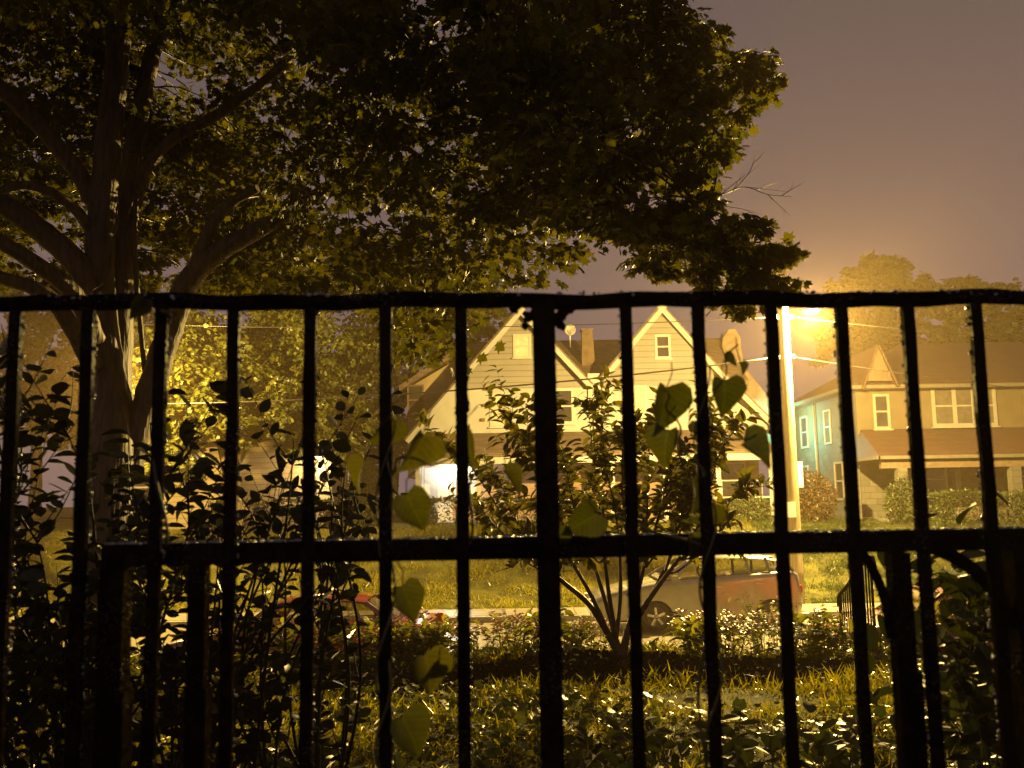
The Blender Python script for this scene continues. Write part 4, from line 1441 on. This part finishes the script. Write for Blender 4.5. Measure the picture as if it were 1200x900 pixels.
# side wing at left with its dark window
wl = [xz(478, 560, D + 1), xz(545, 560, D + 1), xz(545, 415, D + 1), xz(478, 455, D + 1)]
part(MB().prism([V((x, D + 1, z)) for x, z in wl], (0, 6, 0)), 'wing_wall', 'tanwall', tw_)
mb = MB()
slab(mb, xz(548, 408, D + 1), xz(470, 458, D + 1), D + .75, D + 7.2, .2)
part(mb, 'wing_roof', 'shingle', tw_)
q = xz(487, 485, D + 1); window(tw_, q[0], q[1], .55, 1.15, D + 1, fr=.07, mat='timber')
# windows
q = xz(612, 417, D); window(tw_, q[0], q[1], .56, .80, D - .02, rows=2, glass='shade')
q = xz(777, 418, D); window(tw_, q[0], q[1], .46, .82, D - .02, rows=2)
q = xz(584, 498, D); window(tw_, q[0], q[1], .5, 1.25, D + .01, rows=2, glass='shade')
q = xz(750, 486, D); window(tw_, q[0], q[1], .42, 1.1, D + .01, rows=2, glass='shade')
q = xz(660, 494, D); window(tw_, q[0], q[1], .7, 1.25, D + .01, rows=2)
q = xz(860, 582, D); window(tw_, q[0], q[1], .9, 1.3, D + .02, rows=2)
# small wall fittings under the clapboard
for x, y in ((569, 456), (568, 475), (566, 492)):
    q = xz(x, y, D)
    part(MB().box((q[0] - .08, D - .1, q[1] - .06), (q[0] + .08, D + .03, q[1] + .06)), 'wall_bracket', 'timber', tw_)
# front porches
for x0p, x1p, nm in ((489, 702, 'a'), (708, 896, 'b')):
    xa2, xb2 = xz(x0p, 520, D - 1)[0], xz(x1p, 520, D - 1)[0]
    zt, zb = xz(600, 507, D)[1], xz(600, 531, D - 2.3)[1]
    part(MB().prism([V((xa2, D - .01, zt)), V((xa2, D - 2.4, zb)), V((xa2, D - 2.4, zb - .14)), V((xa2, D - .01, zb - .14))], (xb2 - xa2, 0, 0)), 'porch_roof', 'shingle', tw_)
    part(MB().box((xa2 + .05, D - 2.36, zb - .40), (xb2 - .05, D - 2.2, zb - .142)), 'porch_beam', 'trimw', tw_)
    part(MB().box((xa2, D - 2.4, GZ - .3), (xb2, D - .01, GZ + .12)), 'porch_floor', 'concrete', tw_)
    for k in range(4):
        xp = xa2 + .15 + (xb2 - xa2 - .3) * k / 3
        part(MB().box((xp - .09, D - 2.34, GZ + .12), (xp + .09, D - 2.22, zb - .40)), 'porch_post', 'trimw', tw_)
    part(MB().box((xa2 + .1, D - 2.31, GZ + .85), (xb2 - .1, D - 2.25, GZ + .92)), 'porch_handrail', 'trimw', tw_)
# white lit front door and storm window in the left porch
xd = xz(512, 570, D)[0]
dr = part(MB().box((xd - .5, D - .05, GZ + .12), (xd + .5, D + .03, GZ + 2.25)), 'front_door', 'trimw', tw_)
hd = MB().lathe([(.001, -.09), (.035, -.08), (.03, -.03)], 10, (xd + .38, D - .02, GZ + 1.1), 'Y').build('handle', M['galv']); hd.parent = dr
part(MB().box((xd - .62, D - .075, GZ + .12), (xd - .52, D + .02, GZ + 2.35)).box((xd + .52, D - .075, GZ + .12), (xd + .62, D + .02, GZ + 2.35)).box((xd - .62, D - .076, GZ + 2.352), (xd + .62, D + .02, GZ + 2.45)), 'door_frame', 'trimw', tw_)
q = xz(546, 585, D); window(tw_, q[0], GZ + 1.0, .75, 1.3, D + .01, rows=2, glass='shade')
# porch lamp
pl_ = empty('porch_lamp', (xz(530, 541, D - .3)[0], D - .3, xz(530, 541, D)[1]), label='small white porch lamp beside the white door of the twin house', category='lamp')
MB().lathe([(.001, -.12), (.07, -.10), (.08, 0), (.05, .06), (.001, .07)], 14).build('globe', emit('porch_bulb', (1, .95, .86), 18), pl_)
MB().box((-.02, .0, .05), (.02, .27, .09)).build('bracket', M['galv'], pl_)


def point(name, loc, power, col, size=.08, parent=None):
    l = bpy.data.lights.new(name, 'POINT')
    l.energy = power; l.color = col; l.shadow_soft_size = size
    o = bpy.data.objects.new(name, l)
    COL.objects.link(o)
    if parent is not None:
        o.parent = parent
        o.location = loc
    else:
        o.location = loc
    return o


point('porch_light', (0, -.35, -.1), 360, (1, .94, .84), .1, pl_)

# satellite dish on the roof
dl = P(668, 393, D + 1.6)
ds = empty('satellite_dish', dl, label='round grey satellite dish on the roof between the two gables', category='dish')
mb = MB()
for k in range(5):
    pass
prof = [(.001, .07), (.12, .055), (.2, .02), (.24, -.02), (.235, -.035), (.19, .0), (.1, .035), (.001, .05)]
mb.lathe(prof, 20, (0, -.1, .22), 'Y')
mb.build('reflector', M['greydish'], ds)
mb = MB().tube([V((0, .02, .2)), V((0, .05, 0)), V((0, .05, -.5))], .03, 6)
mb.build('mast', M['galv'], ds)
MB().tube([V((0, -.08, .0)), V((0, -.3, .08)), V((0, -.34, .18))], .018, 6).build('feed_arm', M['galv'], ds)

# -- stucco house with tiled roofs on the right
D2 = 34.0
hr_ = empty('tiled_house', (xz(1100, 610, D2)[0], D2, GZ), label='yellow stucco house with brown tiled roofs and a porch at right', category='house')
X0 = xz(1005, 500, D2)[0]
X1 = X0 + 11
ZE = xz(1005, 452, D2)[1]
zb2 = xz(1100, 508, D2)[1]
part(MB().box((X0, D2, zb2), (X1, D2 + 8, ZE)), 'upper_wall', 'ystucco', hr_)
part(MB().box((X0 + .003, D2 + .003, GZ - .3), (X1, D2 + 7.997, zb2 - .003)), 'ground_floor_wall', 'stonewall', hr_)
# hipped main roof
zr2 = xz(1130, 402, D2 + 4)[1]
e = .45
a_, b_, c_, d_ = V((X0 - e, D2 - e, ZE - .02)), V((X1 + e, D2 - e, ZE - .02)), V((X1 + e, D2 + 8 + e, ZE - .02)), V((X0 - e, D2 + 8 + e, ZE - .02))
r1, r2 = V((xz(1055, 402, D2 + 4)[0], D2 + 4, zr2)), V((X1 - 2.4, D2 + 4, zr2))
low_ = V((0, 0, -.16))
mb = MB().add([a_, b_, c_, d_, r1, r2, a_ + low_, b_ + low_, c_ + low_, d_ + low_], [(0, 1, 5, 4), (1, 2, 5), (2, 3, 4, 5), (3, 0, 4), (0, 6, 7, 1), (1, 7, 8, 2), (2, 8, 9, 3), (3, 9, 6, 0), (9, 8, 7, 6)])
part(mb, 'roof', 'redshingle', hr_)
# pale gutter round the eaves
mb = MB().box((X0 - e - .1, D2 - e - .1, ZE - .17), (X0 - e - .004, D2 + 8.4, ZE - .05))
mb.box((X0 - e - .1, D2 - e - .1, ZE - .17), (X1 + e, D2 - e - .004, ZE - .05))
part(mb, 'gutter', 'dimtrim', hr_)
# little half-timbered gablet
ga, gl, gr = xz(1023, 408, D2 - .2), xz(1010, 448, D2 - .2), xz(1041, 448, D2 - .2)
mb = MB().prism([V((x, D2 - .62, z)) for x, z in (gl, gr, ga)], (0, 3.2, 0))
gp_ = part(mb, 'gablet', 'ystucco', hr_)
mb = MB()
for k in range(4):
    t = (k + .6) / 4.2
    x = gl[0] + (gr[0] - gl[0]) * t
    top = gl[1] + (ga[1] - gl[1]) * min((x - gl[0]) / (ga[0] - gl[0]), (gr[0] - x) / (gr[0] - ga[0]))
    mb.box((x - .04, D2 - .65, gl[1]), (x + .04, D2 - .622, top - .06))
o = mb.build('timber_stud', M['timber']); o.parent = gp_; o.matrix_parent_inverse = gp_.matrix_parent_inverse.copy() if False else Matrix.Identity(4)
mb = MB()
slab(mb, ga, (gl[0] - .12, gl[1] - .3), D2 - .72, D2 + 2.8, .06)
slab(mb, ga, (gr[0] + .12, gr[1] - .2), D2 - .72, D2 + 2.8, .06)
part(mb, 'gablet_roof', 'redshingle', hr_)
# windows
q = xz(1131, 496, D2); window(hr_, q[0], q[1], 2.1, 1.28, D2, cols=3, rows=2, fr=.12, glass='dimblind', mat='agedtrim')
q = xz(1034, 500, D2); window(hr_, q[0], q[1], .42, 1.1, D2, rows=2, fr=.09, mat='agedtrim')
q = xz(1096, 582, D2); window(hr_, q[0], q[1], .75, 1.25, D2, rows=2, fr=.1, mat='agedtrim')
q = xz(1205, 578, D2); window(hr_, q[0], q[1], .9, 1.2, D2, rows=2, fr=.12, mat='agedtrim')
xd = xz(1140, 560, D2)[0]
dr = part(MB().box((xd - .45, D2 - .04, GZ + .15), (xd + .45, D2 + .02, GZ + 2.2)), 'front_door', 'timber', hr_)
hd = MB().lathe([(.001, -.09), (.035, -.08), (.03, -.03)], 10, (xd - .33, D2 - .02, GZ + 1.1), 'Y').build('handle', M['galv']); hd.parent = dr
part(MB().box((xd - .62, D2 - .07, GZ + .15), (xd - .46, D2 + .02, GZ + 2.3)).box((xd + .46, D2 - .07, GZ + .15), (xd + .62, D2 + .02, GZ + 2.3)), 'door_frame', 'agedtrim', hr_)


def side_window(par, x, y, z, w, h, fr=.09):
    mb = MB()
    mb.box((x - .05, y - w / 2 - fr, z + h), (x + .03, y + w / 2 + fr, z + h + fr))
    mb.box((x - .05, y - w / 2 - fr, z - fr), (x + .03, y + w / 2 + fr, z))
    mb.box((x - .048, y - w / 2 - fr, z), (x + .03, y - w / 2, z + h)).box((x - .048, y + w / 2, z), (x + .03, y + w / 2 + fr, z + h))
    mb.box((x - .036, y - w / 2, z + h / 2 - .03), (x + .03, y + w / 2, z + h / 2 + .03))
    f = mb.build('window', M['agedtrim']); world_child(f, par)
    p = MB().box((x - .012, y - w / 2, z), (x + .02, y + w / 2, z + h)).build('pane', M['glass']); p.parent = f
    return f


for yy, zz, w, h in ((D2 + 6.2, GZ + 3.0, .8, 1.2), (D2 + 3.2, GZ + 3.0, .6, 1.2), (D2 + 6.4, GZ + .9, .8, 1.2), (D2 + 2.2, GZ + .8, .8, 1.3)):
    side_window(hr_, X0, yy, zz, w, h)
mb = MB().tube([V((X0 - .07, D2 + 4.6, GZ)), V((X0 - .07, D2 + 4.6, ZE - .2))], .045, 8)
part(mb, 'downpipe', 'agedtrim', hr_)
# hipped porch roof, beam, posts, floor
zt2, zb3 = xz(1100, 502, D2)[1], xz(1100, 533, D2 - 2.6)[1]
pA_, pB_ = V((X0 + .1, D2 - .005, zt2)), V((X1, D2 - .005, zt2))
pC, pD = V((X0 - .3, D2 - 2.6, zb3)), V((X1, D2 - 2.6, zb3))
pE = V((X0 - .3, D2 - .005, zb3))
mb = MB().add([pA_, pB_, pC, pD, pE, pC + low_, pD + low_, pE + low_, pB_ * 1.0 + V((0, 0, zb3 - zt2 - .16))], [(0, 1, 3, 2), (0, 2, 4), (2, 3, 6, 5), (4, 2, 5, 7), (7, 5, 6, 8), (0, 4, 7, 8, 1), (1, 8, 6, 3)])
part(mb, 'porch_roof', 'redshingle', hr_)
mb = MB().box((X0 - .36, D2 - 2.7, zb3 - .12), (X1, D2 - 2.604, zb3 - .01)).box((X0 - .40, D2 - 2.7, zb3 - .12), (X0 - .304, D2 - .05, zb3 - .01))
part(mb, 'porch_gutter', 'dimtrim', hr_)
part(MB().box((X0 - .2, D2 - 2.5, zb3 - .42), (X1, D2 - 2.3, zb3 - .165)), 'porch_beam', 'timber', hr_)
part(MB().box((X0 - .2, D2 - 2.6, GZ - .4), (X1, D2 - .003, GZ + .12)), 'porch_floor', 'concrete', hr_)
for px in (1000, 1056, 1189):
    x = xz(px, 560, D2 - 2.4)[0]
    part(MB().box((x - .16, D2 - 2.56, GZ + .12), (x + .16, D2 - 2.24, zb3 - .42)), 'porch_pillar', 'stonewall', hr_)

# -- pale house at left, mostly behind trees
D3 = 35.0
lh = empty('stucco_house', (xz(340, 600, D3)[0], D3, GZ), label='brightly lit tan stucco house with white corner column, behind the trees at left', category='house')
xa, xb = xz(150, 500, D3)[0], xz(388, 500, D3)[0]
zt = xz(300, 500, D3)[1] - 1.5
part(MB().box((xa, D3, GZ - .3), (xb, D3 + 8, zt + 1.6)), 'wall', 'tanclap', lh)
mb = MB().prism([V((xa - .4, D3 - .5, zt + 1.55)), V((xa - .4, D3 + 4, zt + 4)), V((xa - .4, D3 + 8.5, zt + 1.55))], (xb - xa + .8, 0, 0))
part(mb, 'roof', 'shingle', lh)
for px in (170,):
    q = xz(px, 598, D3); window(lh, q[0], GZ + .9, .9, 1.4, D3, rows=2)
    q = xz(px, 515, D3); window(lh, q[0], GZ + 2.7, .9, .5, D3, rows=1)
xc = xz(400, 590, D3 - 1)[0]
part(MB().box((xc - .28, D3 - 1.3, GZ - .3), (xc + .28, D3 - .75, xz(395, 535, D3 - 1)[1])), 'column', 'trimw', lh)
part(MB().box((xb - .9, D3 - 1.4, xz(395, 535, D3 - 1)[1] + .002), (xc + .4, D3 - .003, xz(395, 527, D3 - 1)[1])), 'porch_roof', 'shingle', lh)
pl2 = empty('wall_lamp', (xz(372, 535, D3 - .5)[0], D3 - .35, xz(372, 535, D3)[1]), label='small bright wall lamp beside the white column of the tan house', category='lamp')
MB().lathe([(.001, -.1), (.08, -.08), (.09, 0), (.05, .06), (.001, .07)], 14).build('globe', emit('wall_bulb', (1, .8, .45), 30), pl2)
MB().box((-.02, .0, .05), (.02, .34, .09)).build('bracket', M['galv'], pl2)
point('wall_light', (0, -.3, -.15), 420, (1, .74, .34), .1, pl2)

# teal flood lamp on the twin house's side wall
fl = empty('flood_lamp', (xz(893, 500, D + 1)[0] + .1, D + 1.5, xz(893, 500, D + 1)[1]), label='greenish flood lamp on the side wall between the two houses', category='lamp')
MB().box((-.12, -.1, -.1), (.12, .1, .1)).box((-.2, -.03, -.03), (-.12, .03, .03)).build('housing', M['galv'], fl)
MB().box((.122, -.08, -.08), (.135, .08, .08)).build('lens', emit('mercury_lens', (.35, 1, .8), 30), fl)
MB().box((-.1, -.24, -.3), (.5, -.22, .3)).box((-.1, -.22, .28), (.5, .3, .3)).build('hood', M['galv'], fl)  # added plates that stop the flood light reaching the street and lawn
point('flood_light', (.45, -.1, -.05), 1000, (.30, 1.0, .74), .1, fl)
q = xz(889, 585, D - .02)
window(tw_, xz(888, 585, D)[0], q[1], .34, .72, D, rows=1, fr=.05, glass='glass')

# ------------------------------------------------------------------ hedges and round bushes by the houses
def hedge(name, label, x0, x1, y0, y1, z0, z1, n, size, mat, round_=False):
    t = empty(name, ((x0 + x1) / 2, (y0 + y1) / 2, z0), label=label, category='hedge' if name == 'hedge' else 'bush')
    q = RNG.random((n, 3)) * 2 - 1
    if round_:
        q = nrm(rnd(n)) * RNG.random((n, 1)) ** .3
    else:
        # most leaves near the clipped surface
        ax = RNG.integers(0, 3, n)
        for k in range(3):
            s = ax == k
            q[s, k] = np.sign(q[s, k]) * (1 - .18 * RNG.random(s.sum()))
        q[:, 2] += .12 * np.sin(q[:, 0] * 7)
    c = np.array([(x0 + x1) / 2, (y0 + y1) / 2, (z0 + z1) / 2])
    h = np.array([(x1 - x0) / 2, (y1 - y0) / 2, (z1 - z0) / 2])
    pos = c + q * h + rnd(n, .03)
    world_child(leaves('foliage', LANCE, pos, q + rnd(n, .6), q + np.array([0, 0, .5]) + rnd(n, .5), size * (.6 + .7 * RNG.random(n)), mat), t)
    mb = MB()
    for i in range(6 if not round_ else 3):
        x = x0 + (x1 - x0) * (i + .5) / (6 if not round_ else 3)
        mb.tube([V((x, (y0 + y1) / 2, z0 - .1)), V((x + .1, (y0 + y1) / 2, (z0 + z1) / 2)), V((x, (y0 + y1) / 2 + .1, z1 - .2))], [.05, .04, .02], 6)
    mb.tube([V((x0 + .1, (y0 + y1) / 2, z0 - .08)), V((x1 - .1, (y0 + y1) / 2, z0 - .08))], .05, 6)
    world_child(mb.build('stem', M['twig']), t)
    return t


hx0, hx1 = xz(497, 600, 34.6)[0], xz(640, 600, 34.6)[0]
hedge('hedge', 'clipped green hedge in front of the white door of the twin house', hx0, hx1, 34.2, 35.1, GZ - .1, xz(560, 586, 34.6)[1], 5500, .12, M['hedge'])
hx0, hx1 = xz(250, 600, 33.8)[0], xz(392, 600, 33.8)[0]
hedge('hedge', 'loose green hedge along the foot of the tan house at left', hx0, hx1, 33.4, 34.2, GZ - .1, xz(320, 588, 33.8)[1], 4200, .13, M['hedge'])
hx0, hx1 = xz(1098, 600, 30.5)[0], xz(1300, 600, 30.5)[0]
hedge('hedge', 'long green hedge in front of the porch at far right', hx0, hx1, 30.2, 31.3, .3, xz(1190, 577, 30.7)[1], 7500, .12, M['hedge'])
c = P(950, 590, 32.5); hedge('round_bush', 'round brownish bush beside the foot of the lamp pole', c.x - .85, c.x + .85, 31.7, 33.3, .4, P(950, 552, 32.5).z, 3000, .13, M['brownhedge'], True)
c = P(1062, 590, 31.2); hedge('round_bush', 'bright green round bush under the porch of the tiled house', c.x - .7, c.x + .7, 30.6, 31.8, .4, P(1060, 560, 31.2).z, 2200, .13, M['hedge'], True)
c = P(880, 605, 32); hedge('round_bush', 'low yellow-green bush left of the lamp pole', c.x - .9, c.x + .7, 31.3, 32.7, .4, P(880, 580, 32).z, 2200, .13, M['hedge'], True)
c = P(432, 590, 33); hedge('round_bush', 'loose bush between the white column and the hedge', c.x - .9, c.x + .9, 32.3, 33.7, .4, P(432, 545, 33).z, 2600, .15, M['streetleaf'], True)

# ------------------------------------------------------------------ utility pole with street lamp, cables
dp_ = 25.0
foot = P(934, 690, dp_); foot.z = -1.4
topp = P(915, 310, dp_)
pole = empty('utility_pole', foot, label='pale leaning wooden utility pole carrying the glowing street lamp', category='street lamp')
q = [foot.lerp(topp, k / 10) for k in range(11)]
part(MB().tube(q, [.19 - .006 * k for k in range(11)], 18), 'shaft', 'polewood', pole)
lp = P(950, 364, 24.6)
att = foot.lerp(topp, .86)
part(MB().tube(catmull([att, att + V((.2, -.1, .22)), lp + V((-.25, .12, .24)), lp + V((-.02, .02, .16))], None, 5), .03, 8), 'lamp_arm', 'galv', pole)
hd_ = MB().lathe([(.001, .20), (.08, .19), (.16, .10), (.24, .02), (.25, 0.0), (.001, .0)], 18, lp)
hd_ = part(hd_, 'lamp_head', 'galv', pole)
ln = MB().lathe([(.21, -.004), (.17, -.05), (.001, -.08)], 18, lp).build('lens', emit('sodium_lens', (1, .82, .4), 120)); ln.parent = hd_
for (y0, y1, w, m_, name) in ((541, 571, .36, 'notice', 'notice_board'), (588, 606, .22, 'notice', 'notice_board')):
    zc0, zc1 = P(930, y1, dp_).z, P(930, y0, dp_).z
    cpt = foot.lerp(topp, ((zc0 + zc1) / 2 - foot.z) / (topp.z - foot.z))
    if w > .3:
        mb = MB().box((cpt.x - .42, cpt.y + .17, zc0), (cpt.x + .36, cpt.y + .19, zc1))
    else:
        mb = MB().box((cpt.x - .24, cpt.y - .20, zc0), (cpt.x + .02, cpt.y - .17, zc1))
    part(mb, name, m_, pole)
mb = MB()
for t in (.84, .72):
    c_ = foot.lerp(topp, t)
    mb.lathe([(.03, -.06), (.06, -.03), (.03, 0), (.06, .03), (.03, .06)], 10, c_ + V((.2, -.05, 0)))
    mb.lathe([(.03, -.06), (.06, -.03), (.03, 0), (.06, .03), (.03, .06)], 10, c_ + V((-.2, -.05, 0)))
part(mb, 'insulator', 'greydish', pole)


SOD = (1.0, .66, .15)
LAMP1, LAMP2 = 38000, 11000
world_child(point('lamp_light', lp + V((0, 0, -.22)), LAMP1, (1.0, .69, .19), .12), pole)

# second street lamp on the left, behind the maple and the street tree
lp2 = P(134, 440, 24.3)
pf = V((P(112, 600, 25).x, 25, -1.4))
pole2 = empty('street_lamp', pf, label='street lamp with a curved arm standing behind the maple trunks at left', category='street lamp')
part(MB().tube([pf, V((pf.x, pf.y, lp2.z + .3))], [.12, .08], 14), 'shaft', 'galv', pole2)
part(MB().tube(catmull([V((pf.x, pf.y, lp2.z)), V((pf.x + .1, pf.y - .2, lp2.z + .5)), lp2 + V((-.25, .2, .35)), lp2 + V((0, 0, .18))], None, 5), .03, 8), 'lamp_arm', 'galv', pole2)
h2 = part(MB().lathe([(.001, .20), (.08, .19), (.16, .10), (.24, .02), (.25, 0.0), (.001, .0)], 18, lp2), 'lamp_head', 'galv', pole2)
ln = MB().lathe([(.21, -.004), (.17, -.05), (.001, -.08)], 18, lp2).build('lens', emit('sodium_lens_left', (1, .78, .36), 90)); ln.parent = h2
world_child(point('lamp_light', lp2 + V((0, 0, -.22)), LAMP2, SOD, .12), pole2)


def cable(label, a, b_, sag, r=.012):
    pts = [a.lerp(b_, t / 24) - V((0, 0, sag * 4 * (t / 24) * (1 - t / 24))) for t in range(25)]
    o = MB().tube(pts, r, 6).build('overhead_cable', M['cable'], label=label, category='cable')
    return o


at1 = foot.lerp(topp, .84); at2 = foot.lerp(topp, .72)
cable('thick black cable sagging across the front of the twin house to the pole', at2 + V((-.2, -.05, 0)), P(60, 474, 27), .35, .022)
cable('thin upper cable running left from the lamp pole over the gables', at1 + V((-.2, -.05, 0)), P(60, 376, 27), .25, .012)
cable('thin upper cable running right from the lamp pole past the trees', at1 + V((.2, -.05, 0)), P(1500, 396, 26), .3, .012)
cable('lower cable running right from the pole past the three-part window', at2 + V((.2, -.05, 0)), P(1500, 480, 27), .2, .012)

# ------------------------------------------------------------------ air
hz, nt, b = newmat('night_mist')
nt.nodes.remove(b)
pv = nt.nodes.new('ShaderNodeVolumePrincipled')
pv.inputs['Color'].default_value = (.97, .70, .40, 1)
pv.inputs['Density'].default_value = .0012
pv.inputs['Anisotropy'].default_value = .35
nt.links.new(pv.outputs[0], nt.nodes['Material Output'].inputs['Volume'])
MB().box((-95, -8, -3), (95, 85, 22)).build('haze', hz, kind='stuff', label='thin night mist glowing round the street lamps', category='mist')

# ------------------------------------------------------------------ night sky: cloud lit by the city from below
w = bpy.data.worlds.new('World')
S.world = w
w.use_nodes = True
nt = w.node_tree
bg = nt.nodes['Background']
tc = nt.nodes.new('ShaderNodeTexCoord')
sp = nt.nodes.new('ShaderNodeSeparateXYZ'); nt.links.new(tc.outputs['Generated'], sp.inputs[0])
cr = nt.nodes.new('ShaderNodeValToRGB')
cr.color_ramp.elements[0].position = 0.0; cr.color_ramp.elements[0].color = (.186, .130, .135, 1)
cr.color_ramp.elements[1].position = .55; cr.color_ramp.elements[1].color = (.106, .081, .080, 1)
e_ = cr.color_ramp.elements.new(.22); e_.color = (.146, .107, .113, 1)
nt.links.new(sp.outputs['Z'], cr.inputs[0])
nt.links.new(cr.outputs[0], bg.inputs['Color'])
bg.inputs['Strength'].default_value = 1.0

# ------------------------------------------------------------------ render settings
S.render.engine = 'CYCLES'
S.cycles.use_denoising = True
try:
    S.cycles.denoiser = 'OPENIMAGEDENOISE'
    S.cycles.denoising_input_passes = 'RGB_ALBEDO_NORMAL'
except Exception:
    pass
S.cycles.max_bounces = 6
S.cycles.diffuse_bounces = 3
S.cycles.glossy_bounces = 2
S.cycles.transmission_bounces = 3
S.cycles.volume_bounces = 0
S.cycles.sample_clamp_indirect = 4
S.cycles.sample_clamp_direct = 0
S.cycles.caustics_reflective = False
S.cycles.caustics_refractive = False
S.view_settings.view_transform = 'Standard'
S.view_settings.look = 'None'
S.view_settings.exposure = 0
S.view_settings.gamma = 1
S.view_settings.use_curve_mapping = False
